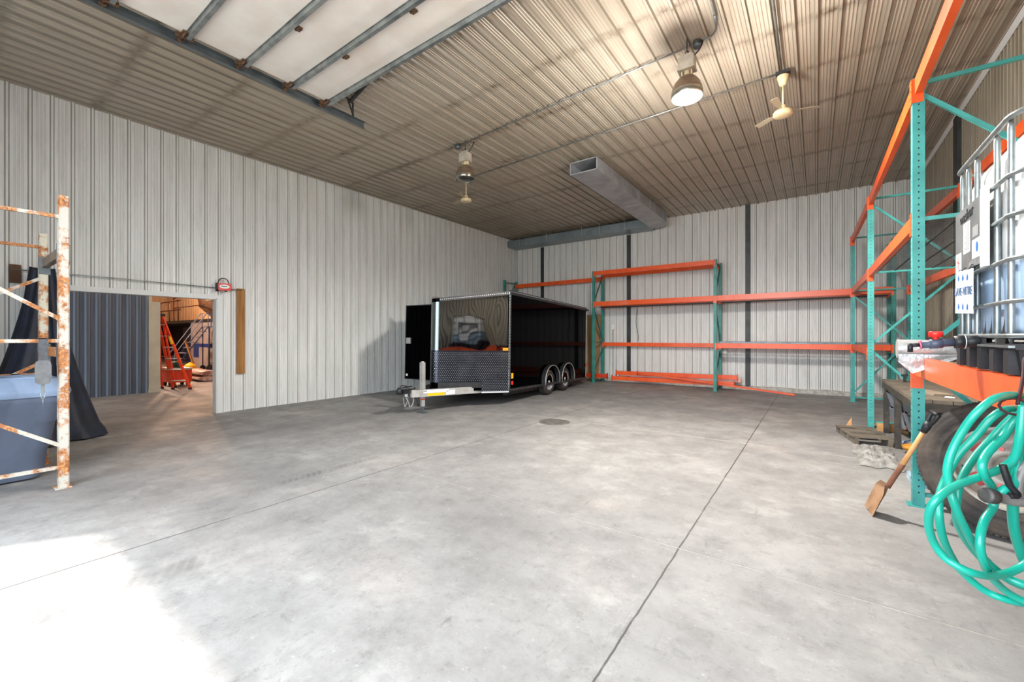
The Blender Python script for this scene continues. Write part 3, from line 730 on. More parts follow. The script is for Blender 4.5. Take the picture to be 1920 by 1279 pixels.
for a_ in (1.884, 2.82):
    c = P0+AX*a_-LT*.02; c.z = .308
    wheel(tr, c+LT*.10, -LT)
    c2 = P0+AX*a_+LT*(WD-.08); c2.z = .308; wheel(tr, c2, LT)
    mb = MB(); n = 20; prev = []
    vs_ = []
    for k in range(n+1):
        a = math.pi*(-.06+1.12*k/n); rr = .385
        p = P0+AX*(a_-math.cos(a)*rr*1.0); z_ = .36+math.sin(a)*.345 if math.sin(a) > 0 else .36+math.sin(a)*.5
        for off, r2 in ((-.10, 0), (-.10, .022), (.0, .022), (.0, 0)):
            vs_.append(p-LT*(-off)*1.0+Vector((AX.x*-math.cos(a)*r2, AX.y*-math.cos(a)*r2, z_+math.sin(a)*r2)) if False else p+LT*off+Vector((0, 0, z_))+(AX*-math.cos(a)+Vector((0, 0, math.sin(a))))*r2)
    mb.add(vs_, [(4*i+j, 4*i+4+j, 4*i+4+(j+1) % 4, 4*i+(j+1) % 4) for i in range(n) for j in range(4)]+[(0, 1, 2, 3), (4*n, 4*n+3, 4*n+2, 4*n+1)], None)
    fd = mb.build('fender', BLACKM, tr)
    mb = MB()
    pts = [P0+LT*-.104+AX*(a_-math.cos(a)*.40)+Vector((0, 0, .36+(math.sin(a)*.36 if math.sin(a) > 0 else math.sin(a)*.5))) for a in [math.pi*(-.06+1.12*k/n) for k in range(n+1)]]
    mb.tube(pts, .009, 6); mb.build('fender_lip', SILV, fd)
# tongue A-frame, coupler, jack, chains
apex = TM @ Vector((-2.02, WD/2, .33))
for y0, nm in ((.45, 'a'), (WD-.45, 'b')):
    mb = TB(); mb.bar((.3, .18 if nm == 'a' else WD-.18, .335), (-1.75, WD/2+(-.06 if nm == 'a' else .06), .335), .06, .13); mb.build('tongue_rail', SILV, tr)
mb = TB(); mb.bar((-1.5, WD/2-.2, .375), (-1.5, WD/2+.2, .375), .12, .02); mb.build('cross_plate', SILV, tr)
mb = TB(); mb.box((-1.93, WD/2-.045, .34), (-1.7, WD/2+.045, .42)); mb.lathe([(0, .46), (.03, .455), (.048, .42), (.05, .34), (.0, .34)], (-1.98, WD/2, 0), n=14); mb.bar((-1.9, WD/2, .45), (-1.68, WD/2, .46), .03, .02); mb.tube(smoothpts([(-1.98, WD/2, .44), (-1.93, WD/2, .49), (-1.8, WD/2, .47)]), .01, 6); mb.build('coupler', BLACKM, tr)
mb = TB()
for y_ in (-.06, .05):
    pts = smoothpts([(-1.7, WD/2+y_, .30), (-1.72, WD/2+y_*1.4, .18), (-1.78, WD/2+y_*1.2, .10), (-1.82, WD/2+y_, .20), (-1.85, WD/2+y_*.6, .27)], 5)
    for i in range(0, len(pts)-1):
        p, q = pts[i], pts[i+1]; mb.tube([p+(q-p)*s_+Vector((0, dy, 0)) for s_, dy in ((0, 0), (.3, .008), (.8, .008), (1.1, 0), (.8, -.008), (.3, -.008))], .003, 5, closed=True)
mb.build('safety_chain', SILV, tr)
mb = TB(); mb.tube(smoothpts([(-1.5, WD/2+.1, .42), (-1.62, WD/2+.02, .36), (-1.6, WD/2-.05, .2), (-1.55, WD/2-.06, .13), (-1.57, WD/2-.05, .3)], 5), .008, 6); mb.cyl((-1.56, WD/2-.06, .1), (-1.56, WD/2-.06, .19), .022, 8); mb.build('wiring_plug', BLACKM, tr)
J = P0-AX*1.46+LT*(WD/2-.07)
mb = MB(); mb.box((J.x-.037, J.y-.037, .36), (J.x+.037, J.y+.037, .93)); mb.box((J.x-.032, J.y-.032, .12), (J.x+.032, J.y+.032, .45)); mb.cyl((J.x, J.y, .93), (J.x, J.y, .95), .03, 12); jk = mb.build('tongue_jack', SILV, tr)
mb = MB(); mb.box((J.x-.022, J.y-.022, .01), (J.x+.022, J.y+.022, .2)); mb.box((J.x-.09, J.y-.06, .0), (J.x+.09, J.y+.06, .012)); mb.build('jack_foot', GALVD, jk)
mb = MB(); mb.box((J.x-.042, J.y-.042, .245), (J.x+.042, J.y+.042, .26)); mb.build('warning_band', RED, jk)
# stickers on the near tongue rail
a_ = TM @ Vector((.3, .18, .335)); b_ = TM @ Vector((-1.75, WD/2-.06, .335)); d_ = (b_-a_).normalized(); n_ = d_.cross(Vector((0, 0, 1))).normalized()
if n_.dot(Vector((1, 0, 0))) < 0: n_ = -n_
for s0, s1, z0, z1, m_, nm in ((.66, .90, -.0, .055, PAPER, 'white_label'), (.70, .80, -.055, -.005, YEL, 'yellow_label'), (.80, .86, -.055, -.005, YEL, 'yellow_label'), (.60, .69, -.05, .03, PAPER, 'white_label')):
    mb = MB(); p = a_.lerp(b_, s0)+n_*.033; q = a_.lerp(b_, s1)+n_*.033
    mb.add([p+Vector((0, 0, z0)), q+Vector((0, 0, z0)), q+Vector((0, 0, z1)), p+Vector((0, 0, z1))], [(0, 1, 2, 3)]); mb.build(nm, m_, tr)

mb = MB(); mb.bar((-5.86, 12.42, 0.02), (-5.86, 12.57, 2.1), .55, .018, up=(0, 1, 0)); solo(mb, 'plywood_sheet', WOODP, 'tan plywood sheet leaning on the back wall behind the trailer', 'plywood')
mb = MB(); mb.box((-5.24, YB-.05, 1.62), (-5.16, YB-.02, 1.78)); t = thing('wall_outlet', (-5.2, YB-.05, 1.62), 'small white electrical box on the back wall by the green upright', 'outlet'); mb.build('outlet_plate', PAPER, t)
mb = MB(); mb.tube([(-5.2, YB-.03, 1.62), (-5.2, YB-.03, .2)], .006, 6); mb.build('cable', INK, t)
mb = MB(); mb.tube(smoothpts([(-4.42, YB-.04, 2.25), (-4.45, YB-.05, 1.8), (-4.38, YB-.05, 1.4), (-4.4, YB-.04, 1.26)], 5), .006, 6); solo(mb, 'hanging_cable', INK, 'thin dark cable hanging down the back wall under the rack', 'cable')

# manhole cover
mb = MB(); mb.lathe([(0, .004), (.215, .004), (.22, .001)], (-3.5, 6.02, 0), n=40, smooth=False); mb.lathe([(.225, .003), (.25, .003), (.252, 0)], (-3.5, 6.02, 0), n=40, smooth=False)
for i in range(-5, 6):
    for j in range(-5, 6):
        if i*i+j*j < 26: mb.box((-3.5+i*.038-.01, 6.02+j*.038-.01, .004), (-3.5+i*.038+.01, 6.02+j*.038+.01, .007))
solo(mb, 'manhole_cover', mat('worn_iron', '77736e', '5b5753', 9, .6, .2), 'round grey drain cover set in the concrete floor', 'manhole cover')

# ------------------------------------------------------------------ left: rusty rack, bin, tarp, strap
t = thing('rusty_rack', (-6.3, .2, 0), 'rusty white-painted rack frame at the left edge in front of the bin', 'rack')
def rpost(x, y, z1, m):
    mb = MB(); mb.box((x-.055, y-.035, 0), (x+.035, y+.035, z1)); mb.box((x+.035, y-.028, 0), (x+.042, y+.028, z1))
    mb.box((x-.08, y-.06, 0), (x+.06, y+.05, .01)); mb.build('post', m, t)
rpost(-5.72, .72, 2.73, RUST_L); rpost(-5.72, -.34, 2.73, RUST_L); rpost(-6.95, .72, 2.55, rust_mat('rusty_grey_paint', 'b9b4a2', .47, .54)); rpost(-6.95, -.34, 2.55, RUST_H)
def rbr(x, y0, z0, y1, z1, m=RUST_L):
    mb = MB(); mb.prism([(-.016, -.012), (.016, -.012), (.016, .012), (-.016, .012)], (x, y0, z0), (x, y1, z1), up=(1, 0, 0)); mb.build('brace', m, t)
for z in (2.53, 1.375, .20): rbr(-5.70, .69, z, -.31, z)
rbr(-5.70, .69, 1.58, -.31, 2.28); rbr(-5.70, .69, .405, -.31, 1.10)
for z in (2.40, 1.0, .2): rbr(-6.93, .69, z, -.31, z, RUST_H)
rbr(-6.93, .69, 2.05, -.31, 1.40); rbr(-6.93, .69, 1.12, -.31, .5)
for x0, x1, z, m_ in ((-5.77, -6.91, 2.22, BROWNM), (-5.77, -6.91, 1.26, RUST_H)):
    mb = MB(); mb.bar((x0, .73, z), (x1, .73, z), .05, .09); bm_ = mb.build('beam', m_, t)
    mb = MB(); mb.box((-6.91, .68, z-.12), (-6.905, .77, z+.07)); mb.build('connector', GALVD, bm_)
    mb = MB(); mb.box((-5.775, .68, z-.12), (-5.77, .77, z+.07)); mb.build('connector', GALVD, bm_)

t = thing('wheeled_bin', (-6.7, .1, 0), 'large slate blue plastic cart with a pale lid behind the rusty rack', 'bin')
def rrect(x0, y0, x1, y1, r, n=5):
    pts = []
    for cx_, cy_, a0 in ((x1-r, y1-r, 0), (x0+r, y1-r, 90), (x0+r, y0+r, 180), (x1-r, y0+r, 270)):
        for k in range(n+1):
            a = R(a0+90*k/n); pts.append((cx_+r*math.cos(a), cy_+r*math.sin(a)))
    return pts
def loft(mb, rings, m=None, smooth=True, cap=True):
    n = len(rings[0]); vs_ = [p for r_ in rings for p in r_]
    mb.add(vs_, [(i*n+k, i*n+(k+1) % n, (i+1)*n+(k+1) % n, (i+1)*n+k) for i in range(len(rings)-1) for k in range(n)], m, smooth)
    if cap:
        mb.add(rings[0], [tuple(range(n))[::-1]], m); mb.add(rings[-1], [tuple(range(n))], m)
BX0, BX1, BY0, BY1 = -6.87, -6.10, -.85, .80
mb = MB(); rings = []
for z, e in ((.02, .15), (.10, .13), (.30, .11), (.32, .095), (.56, .065), (.58, .045), (.76, .02), (.78, 0.0), (.86, 0.0)):
    rings.append([(x, y, z) for x, y in rrect(BX0+e, BY0+e, BX1-e, BY1-e, .12)])
loft(mb, rings); mb.build('tub', BIN, t)
mb = MB(); rings = []
for z, e in ((.83, -.02), (.87, -.035), (.90, -.03), (.94, 0.0), (.98, .02), (1.0, .05)):
    rings.append([(x, y, z+.02*noise.noise((x*2, y*3, 0))) for x, y in rrect(BX0+e, BY0+e, BX1-e, BY1-e, .12)])
loft(mb, rings)
for k in range(3): mb.bar((BX1-.12-.2*k, BY0+.1, 1.0), (BX1-.14-.2*k, BY1-.1, 1.005), .09, .03)
mb.build('lid', BINL, t)
for x, y in ((BX0+.2, BY0+.22), (BX1-.25, BY0+.22)):
    pass

mb = MB()
SX, SY = -5.66, .585
mb.box((SX-.004, SY-.028, 1.10), (SX+.004, SY+.028, 1.40)); mb.box((SX-.05, SY-.028, 1.392), (SX+.004, SY+.028, 1.40)); mb.box((SX-.05, SY-.028, 1.28), (SX-.044, SY+.028, 1.40))
t = thing('ratchet_strap', (SX, SY, 1.0), 'grey ratchet strap hanging from the rusty rack crossbar', 'strap'); mb.build('webbing', mat('grey_webbing', '4f5054', '3f4044', 20, .8), t)
mb = MB(); rings = []
for z, h_ in ((.985, .03), (1.0, .046), (1.04, .05), (1.15, .05), (1.185, .044), (1.2, .03)):
    rings.append([(SX+.012+(.014 if k in (0, 3) else -.012), SY+(h_ if k < 2 else -h_), z) for k in range(4)])
loft(mb, rings, smooth=False); mb.build('pad', mat('grey_pad', '6b6b6c', '5b5b5c', 15, .8), t)
mb = MB(); mb.box((SX, SY-.012, .90), (SX+.008, SY+.012, .99)); mb.tube([(SX+.004, SY-.014, .90), (SX+.004, SY+.014, .90), (SX+.004, SY+.01, .86), (SX+.004, SY-.01, .86)], .004, 6, closed=True); mb.cyl((SX+.004, SY, .86), (SX+.004, SY, .78), .0025, 5); mb.build('hook', GALV, t)

# navy tarp slung from the wall and spreading to the floor
mb = MB(); rings = []; N = 72
for k in range(26):
    s_ = k/25; z = 2.29*(1-s_)+.02
    cx_, cy_ = -8.62+.10*s_, .90-.02*s_
    ry = .10+.18*s_+.28*s_**2; rx = .14+.36*s_**1.3
    ring = []
    for i in range(N):
        a = 2*math.pi*i/N
        fold = 1+.16*s_*math.sin(a*6+1.1*math.sin(a*2)+s_*1.3)+.07*math.sin(a*11+2*s_)
        fl = 1.0
        if s_ > .93: fl = 1.10+.10*noise.noise((math.cos(a)*3, math.sin(a)*3, 1))
        x = cx_+rx*fold*fl*math.cos(a); y = cy_+ry*fold*fl*math.sin(a)*(1.0 if math.sin(a) > 0 else 1.25)
        if s_ < .15: z_ = z-.05*math.cos(a*2)
        else: z_ = z
        x = max(x, XL+.035)
        ring.append((x, y, max(z_, .008)))
    rings.append(ring)
loft(mb, rings, smooth=True); solo(mb, 'draped_tarp', TARPM, 'dark navy tarp draped from the left wall down to the floor beside the doorway', 'tarp')

def plank(y0, y1, z0, z1, m_, lb):
    mb = MB(); mb.box((XL+.022, y0, z0), (XL+.06, y1, z1))
    for zz in (z0+.05, z1-.05):
        for yy in (y0+.03, y1-.03): mb.cyl((XL+.06, yy, zz), (XL+.063, yy, zz), .006, 6, STEEL)
    o = mb.build('wall_plank', m_); o.data.materials.clear(); o.data.materials.append(m_); o.data.materials.append(STEEL)
    for p in o.data.polygons: p.material_index = 0
    tag(o, lb, 'board')
plank(3.385, 3.515, .70, 2.32, WOOD, 'long weathered wooden board screwed upright right of the side doorway')
plank(.61, .715, 2.15, 2.40, mat('dark_board', '6b4526', '523318', 4, .7), 'short brown wooden block fixed to the wall above the tarp')
mb = MB(); mb.tube([(XL+.075, .62, 2.33), (XL+.075, 1.8, 2.32), (XL+.07, 3.46, 2.29)], .008, 8); solo(mb, 'wall_rod', GALV, 'thin metal rod spanning the wall above the side doorway', 'rod')
t = thing('work_light', (XL+.12, 3.14, 2.24), 'red portable work light with black handle hanging above the doorway', 'work light')
mb = MB(); mb.box((XL+.085, 3.035, 2.265), (XL+.15, 3.25, 2.375)); mb.box((XL+.08, 3.05, 2.255), (XL+.145, 3.235, 2.385)); mb.build('housing', RED, t)
mb = MB(); mb.add([(XL+.152, 3.142+.082*math.cos(a), 2.325+.036*math.sin(a)) for a in [k*math.pi/12 for k in range(24)]], [tuple(range(24))], PAPER); mb.box((XL+.1525, 3.09, 2.322), (XL+.1535, 3.185, 2.338), STEEL); mb.build('badge', None, t)
mb = MB(); mb.tube(smoothpts([(XL+.11, 3.05, 2.38), (XL+.11, 3.07, 2.44), (XL+.11, 3.11, 2.475), (XL+.11, 3.17, 2.475), (XL+.11, 3.21, 2.44), (XL+.11, 3.225, 2.38)], 4), .009, 8); mb.build('handle', BLACKM, t)
mb = MB(); mb.box((XL+.08, 3.02, 2.235), (XL+.16, 3.04, 2.39)); mb.cyl((XL+.1, 3.18, 2.25), (XL+.13, 3.18, 2.25), .016, 10); mb.cyl((XL+.1, 3.03, 2.25), (XL+.16, 3.03, 2.25), .018, 10); mb.build('foot', BLACKM, t)
HOSE = {
    'A': [(0.654, 2.505, 1.186), (0.598, 2.429, 1.192), (0.54, 2.357, 1.177), (0.492, 2.33, 1.124), (0.461, 2.345, 1.052), (0.433, 2.351, 0.969), (0.415, 2.324, 0.9), (0.414, 2.285, 0.844), (0.424, 2.271, 0.784), (0.452, 2.31, 0.706), (0.504, 2.387, 0.594), (0.554, 2.439, 0.521), (0.601, 2.448, 0.482), (0.644, 2.442, 0.471), (0.703, 2.474, 0.454)],
    'B': [(0.659, 2.551, 1.13), (0.603, 2.478, 1.13), (0.558, 2.449, 1.094), (0.516, 2.455, 1.013), (0.465, 2.447, 0.929), (0.424, 2.407, 0.837), (0.398, 2.35, 0.779), (0.391, 2.321, 0.709), (0.408, 2.349, 0.615), (0.449, 2.418, 0.514), (0.485, 2.463, 0.453), (0.549, 2.488, 0.394), (0.602, 2.488, 0.379), (0.665, 2.52, 0.367), (0.747, 2.606, 0.341)],
    'C': [(0.62, 2.368, 1.163), (0.613, 2.364, 1.061), (0.606, 2.394, 0.962), (0.575, 2.402, 0.913), (0.512, 2.35, 0.885), (0.425, 2.25, 0.859), (0.368, 2.181, 0.825), (0.344, 2.177, 0.776), (0.345, 2.215, 0.702), (0.365, 2.253, 0.628), (0.396, 2.257, 0.577), (0.435, 2.247, 0.556), (0.474, 2.258, 0.542), (0.527, 2.319, 0.523), (0.59, 2.403, 0.516), (0.648, 2.457, 0.543), (0.701, 2.467, 0.614)],
    'D': [(0.678, 2.606, 1.12), (0.64, 2.612, 1.062), (0.602, 2.618, 0.994), (0.54, 2.57, 0.911), (0.492, 2.5, 0.842), (0.467, 2.452, 0.776), (0.464, 2.458, 0.68), (0.492, 2.516, 0.596), (0.542, 2.578, 0.509), (0.599, 2.605, 0.442), (0.647, 2.601, 0.411), (0.703, 2.621, 0.39)],
    'E': [(0.638, 2.434, 1.136), (0.618, 2.454, 1.086), (0.586, 2.433, 1.028), (0.532, 2.36, 0.979), (0.504, 2.307, 0.94), (0.512, 2.318, 0.895), (0.541, 2.375, 0.849), (0.555, 2.414, 0.812)],
    'F': [(0.564, 2.425, 0.798), (0.558, 2.427, 0.75), (0.523, 2.369, 0.709), (0.501, 2.319, 0.653), (0.506, 2.324, 0.592), (0.537, 2.381, 0.508), (0.586, 2.447, 0.438), (0.637, 2.477, 0.398), (0.691, 2.48, 0.386)],
    'G': [(0.674, 2.561, 1.143), (0.653, 2.516, 1.004), (0.625, 2.46, 0.904), (0.617, 2.452, 0.801), (0.629, 2.493, 0.676), (0.656, 2.546, 0.579), (0.681, 2.561, 0.505), (0.727, 2.558, 0.458)],
}

# ------------------------------------------------------------------ IBC tote
CX0, CX1, CY0, CY1 = .70, 1.66, 2.72, 3.73
t = thing('liquid_tote', (1.2, 3.2, 1.245), 'caged white bulk liquid tote with blue contents standing on the rack shelf', 'tote')
tm, tnt, tp = base('tote_plastic'); tv, to = coords(tnt)
sep = tnt.nodes.new('ShaderNodeSeparateXYZ'); tnt.links.new(to, sep.inputs[0])
f = ramp(tnt, sep.outputs[2], .505, .53, 1, 0)
tnt.links.new(mixc(tnt, f, 'f0efec', 'b3cbe6'), tp.inputs['Base Color']); tp.inputs['Roughness'].default_value = .35; tp.inputs['Subsurface Weight'].default_value = .0
mb = MB(); rings = []
for z, e in ((1.40, .10), (1.42, .05), (1.46, .035), (1.9, .028), (2.26, .035), (2.32, .06), (2.35, .14)):
    rings.append([(x, y, z+(.03*(1-min(1, abs(y-3.2)/.5)) if z > 2.3 else 0)) for x, y in rrect(CX0+e, CY0+e, CX1-e, CY1-e, .12)])
loft(mb, rings); mb.lathe([(0, 2.43), (.08, 2.43), (.085, 2.40), (.085, 2.33)], ((CX0+CX1)/2, 3.2, 0), n=20); mb.build('bottle', tm, t)
for z, r_ in ((2.40, .013), (2.14, .010), (1.96, .010), (1.765, .010), (1.575, .010), (1.42, .012)):
    mb = MB()
    if z == 1.96:
        mb.tube([(CX0, 3.06, z), (CX0, CY0+.12, z)]+[(CX0+.12-.12*math.cos(a), CY0+.12-.12*math.sin(a), z) for a in [k*math.pi/12 for k in range(1, 7)]]+[(CX1, CY0, z)], r_, 8)
    else: mb.tube([(x, y, z) for x, y in rrect(CX0, CY0, CX1, CY1, .12)], r_, 8, closed=True)
    mb.build('cage_ring', GALV, t)
def vbar(x, y, nx_, ny_):
    mb = MB(); pts = [(x+nx_*.012, y+ny_*.012, z) for z in (1.38, 1.43, 1.57, 1.76, 2.14, 2.36, 2.40)]
    mb.tube(pts, [.006, .013, .013, .012, .012, .013, .006], 8); mb.build('cage_upright', GALV, t)
for y in (3.62, 3.50, 3.34, 3.03, 2.85): vbar(CX0, y, 1, 0)
for x in (.86, 1.04, 1.22, 1.40, 1.56): vbar(x, CY0, 0, 1)
for y in (3.55, 3.2, 2.9): vbar(CX1, y, -1, 0)
for x in (.9, 1.18, 1.45): vbar(x, CY1, 0, -1)
pl = MB(); pl.box((CX0-.022, 3.10, 1.79), (CX0-.016, 3.60, 2.14)); plo = pl.build('label_plate', mat('grey_plate', '8b8d8e', '767878', 6, .4, .5), t)
mb = MB(); mb.box((CX0-.03, 3.035, 1.765), (CX0-.012, 3.105, 2.16)); mb.build('white_bracket', WHITE, t)
LX = CX0-.0235
def sticker(y0, y1, z0, z1, m_, nm='label_sheet', x=LX, sh=0):
    mb = MB(); mb.add([(x, y0, z0), (x, y1, z0+sh), (x, y1, z1+sh), (x, y0, z1)], [(0, 1, 2, 3)]); return mb.build(nm, m_, plo)
sticker(3.30, 3.43, 1.88, 2.05, PAPER); sticker(3.14, 3.27, 1.83, 1.93, PAPER); sticker(3.47, 3.59, 1.78, 1.90, PAPER); sticker(3.14, 3.33, 1.792, 1.826, mat('barcode_grey', '8c8c8c', '33343a', 60, .6, stretch=(1, 8, 1))); sticker(3.16, 3.26, 1.945, 2.0, mat('silver_tape', 'b8bcbc', 'd0d2d2', 8, .3, .4))
mb = MB()
for k in range(14):
    z = 2.035-k*.0105
    mb.add([(LX-.001, 3.315, z), (LX-.001, 3.415-.02*(k % 3), z), (LX-.001, 3.415-.02*(k % 3), z+.004), (LX-.001, 3.315, z+.004)], [(0, 1, 2, 3)])
mb.build('label_print', mat('grey_ink', '77787c'), plo)
mb = MB(); mb.add([(LX-.001, 3.18+.02*math.cos(a), 1.885+.028*math.sin(a)) for a in [k*math.pi/8 for k in range(16)]], [tuple(range(16))]); mb.build('label_mark', BLUE, plo)
mb = MB(); mb.bar((LX-.001, 3.50, 1.84), (LX-.001, 3.56, 1.86), .012, .002); mb.bar((LX-.001, 3.53, 1.81), (LX-.001, 3.53, 1.88), .004, .002); mb.build('label_mark', RED, plo)
# facing -X: text right direction = -Y, up = +Z
def fm(y, z, x, rot=0): return Matrix.Translation((x, y, z)) @ Matrix(((0, 0, -1, 0), (-1, 0, 0, 0), (0, 1, 0, 0), (0, 0, 0, 1))) @ Matrix.Rotation(rot, 4, 'Z') @ Matrix.Shear('XZ', 4, (0, 0))
textmesh('washer', .085, INK, 'handwriting', plo, fm(3.37, 2.09, LX-.001, .06))
sg = thing('hanging_sign', (CX0-.045, 3.33, 1.55), 'white sign reading LAVE-VITRE tied to the tote cage', 'sign')
mb = MB(); mb.bar((CX0-.04, 3.50, 1.67), (CX0-.04, 3.175, 1.655), .004, .235); mb.build('panel', PAPER, sg)
tx = textmesh('LAVE-VITRE', .066, mat('sign_blue_text', '3d5f86'), 'lettering', sg, fm(3.34, 1.664, CX0-.0435, -.04))
for r_, zc in ((0, 1.745), (1, 1.585)):
    mb = MB()
    for k in range(3):
        yc = 3.43-k*.085; zz = zc-.006*k
        pts = []
        for q in range(14):
            a = q*2*math.pi/14; rr = .015*(1+(.45 if abs(a-math.pi/2) < .3 else 0)); pts.append((CX0-.0435, yc-rr*math.cos(a), zz+rr*math.sin(a)))
        mb.add(pts, [tuple(range(14))])
    mb.build('droplet_icons', BLUE, sg)
mb = MB()
for yc in (3.47, 3.38, 3.24): mb.tube([(CX0-.042, yc, 1.775), (CX0-.03, yc, 1.80), (CX0-.0, yc, 1.785), (CX0-.03, yc, 1.76)], .003, 5, closed=True)
mb.build('cable_tie', BLACKM, sg)
# black pallet base with feet and corner guards
mb = MB(); mb.mi(BLACKM); mb.box((CX0-.01, CY0-.01, 1.36), (CX1+.01, CY1+.01, 1.385))
for x in (CX0+.08, (CX0+CX1)/2, CX1-.08):
    for y in (CY0+.08, 3.2, CY1-.08): mb.box((x-.08, y-.08, 1.247), (x+.08, y+.08, 1.36), taper=.8)
    mb.box((x-.06, CY0, 1.247), (x+.06, CY1, 1.262))
for k in range(5): mb.box((CX0-.02, 2.76+.19*k, 1.25), (CX0+.02, 2.82+.19*k, 1.36))
mb.box((CX0-.03, CY0, 1.368), (CX0+.02, 3.15, 1.378), GALV)
mb.build('pallet_base', None, t)
for y0 in (2.86, 3.12):
    mb = MB(); n = 8; vs_ = []
    for k in range(n+1):
        a = k*math.pi/2/n
        vs_ += [(CX0-.004, y0-.10*math.cos(a)+.1, 1.385), (CX0-.006, y0-.10*math.cos(a)+.1, 1.385+.14-.11*math.sin(a))]
    mb.add(vs_+[(v[0]+.02, v[1], v[2]) for v in vs_], [(2*i, 2*i+2, 2*i+3, 2*i+1) for i in range(n)]+[(2*n+2+2*i, 2*n+2+2*i+1, 2*n+2+2*i+3, 2*n+2+2*i+2) for i in range(n)]); mb.build('corner_guard', BLACKM, t)
# valve
v = MB(); v.tube([(CX0+.02, 3.22, 1.395), (.62, 3.22, 1.388)], .030, 14, BLACKM); v.tube([(.64, 3.22, 1.39), (.60, 3.22, 1.386)], .034, 14, BLACKM)
vo = v.build('outlet_valve', None, t)
v = MB(); v.tube([(.60, 3.22, 1.386), (.47, 3.22, 1.371)], .021, 14); v.tube([(.555, 3.22, 1.381), (.505, 3.22, 1.375)], .027, 14); v.build('pvc_pipe', PVC, vo)
v = MB(); v.cyl((.53, 3.22, 1.40), (.53, 3.22, 1.418), .014, 10); v.lathe([(0, 1.445), (.026, 1.445), (.03, 1.44), (.03, 1.415), (.0, 1.413)], (.53, 3.22, 0), n=14); v.build('red_knob', RED, vo)
v = MB(); v.tube([(.472, 3.22, 1.371), (.466, 3.22, 1.370)], .024, 14); v.build('pink_collar', mat('pink_plastic', 'e06a80', rough=.4), vo)
v = MB(); v.tube([(.466, 3.22, 1.370), (.43, 3.22, 1.368), (.43, 3.22, 1.368)], .011, 10); v.tube([(.428, 3.22, 1.378), (.428, 3.22, 1.33)], .012, 10); v.build('elbow', BLACKM, vo)
v = MB(); v.tube([(.64+.0, 3.22+.035*math.cos(a), 1.388+.035*math.sin(a)) for a in [k*math.pi/8 for k in range(16)]], .003, 5, closed=True); v.build('wire_loop', SILV, vo)

# roll of foil wrap
mb = MB(); n = 24; rings = []
for k in range(15):
    x = .52+1.05*k/14; r_ = .073+.004*noise.noise((x*6, 0, 0))
    rings.append([(x, 4.50+r_*math.cos(a), 1.319+r_*math.sin(a)+.003*noise.noise((x*9, a, 0))) for a in [2*math.pi*i/n for i in range(n)]])
t = thing('foil_roll', (1.0, 4.5, 1.245), 'silver plastic wrap roll lying across the shelf beside the tote valve', 'roll')
loft(mb, rings); mb.build('roll', FOIL, t)
mb = MB(); vs_ = []
for i in range(13):
    x = .52+.32*i/12
    for j in range(9):
        s_ = j/8; dep = .12*max(0, 1-abs(x-.60)/.11 if x < .60 else 1-(x-.60)/.24)
        vs_.append((x, 4.50-.076-.004*math.sin(7*s_+9*x), 1.28-s_*(.03+dep)))
mb.add(vs_, [(i*9+j, i*9+j+1, (i+1)*9+j+1, (i+1)*9+j) for i in range(12) for j in range(8)], None, True); mb.build('loose_flap', FOIL, t)

# ------------------------------------------------------------------ truck wheel leaning at the rack foot
nrm = Vector((-.30, -.92, .16)).normalized()
wc = Vector((1.12, 4.50, .475))
t = thing('truck_wheel', (1.12, 4.5, 0), 'big dusty truck tyre on a pale rim standing under the shelf', 'wheel')
RT, RR = .475, .285
mb = MB(); prof = [(RR, -.10), (RR+.03, -.115), (RT-.10, -.125), (RT-.035, -.11), (RT-.008, -.085), (RT, -.06), (RT, .06), (RT-.008, .085), (RT-.035, .11), (RT-.05, .108), (RT-.055, .113), (RT-.07, .121), (RT-.10, .125), (RT-.13, .121), (RT-.135, .125), (RT-.145, .119), (RR+.03, .115), (RR+.012, .113), (RR+.008, .106), (RR, .10)]
mb.lathe(prof, wc, nrm, 72)
Fm = frame(nrm)
for k in range(90):
    a = 2*math.pi*k/90; d = Fm @ Vector((math.cos(a), math.sin(a), 0)); s_ = Fm @ Vector((-math.sin(a), math.cos(a), 0))
    for q in (-.055, -.02, .02, .055):
        mb.bar(wc+d*(RT-.002)+nrm*(q-.014), wc+d*(RT-.002)+nrm*(q+.014), .022, .012, up=d)
mb.build('tire', DUSTR, t)
RIM = mat('dirty_white_rim', 'b3aca2', '7c6f64', 7, .5, .1, bump=.1)
mb = MB(); mb.lathe([(RR+.004, .105), (RR-.012, .112), (RR-.02, .10), (RR-.03, .06), (RR-.04, .02), (.225, -.01), (.20, -.03), (.17, -.028), (.15, .0), (.12, .012), (.095, .012), (.09, -.03), (0, -.03)], wc, nrm, 56, m=RIM)
for k in range(8):
    a = 2*math.pi*k/8+.2; d = Fm @ Vector((math.cos(a), math.sin(a), 0)); mb.cyl(wc+d*.245+nrm*.004, wc+d*.245+nrm*.012, .022, 12, HOLE)
mb.build('rim', None, t)
mb = MB()
for k in range(10):
    a = 2*math.pi*k/10; d = Fm @ Vector((math.cos(a), math.sin(a), 0)); mb.cyl(wc+d*.135+nrm*.008, wc+d*.135+nrm*.018, .014, 10, RED); mb.build('hub_bolt', None, t); mb = MB()
for k in range(5):
    a = 2*math.pi*k/5; d = Fm @ Vector((math.cos(a), math.sin(a), 0)); s_ = Fm @ Vector((-math.sin(a), math.cos(a), 0))
    mb.add([wc+d*.17+s_*-.05+nrm*-.020, wc+d*.17+s_*.05+nrm*-.020, wc+d*.215+s_*.045+nrm*-.014, wc+d*.215+s_*-.045+nrm*-.014], [(0, 1, 2, 3)], mat('rusty_red', 'b02a20', '7a1c14', 6, .6)); mb.build('red_hand_hole', None, t); mb = MB()

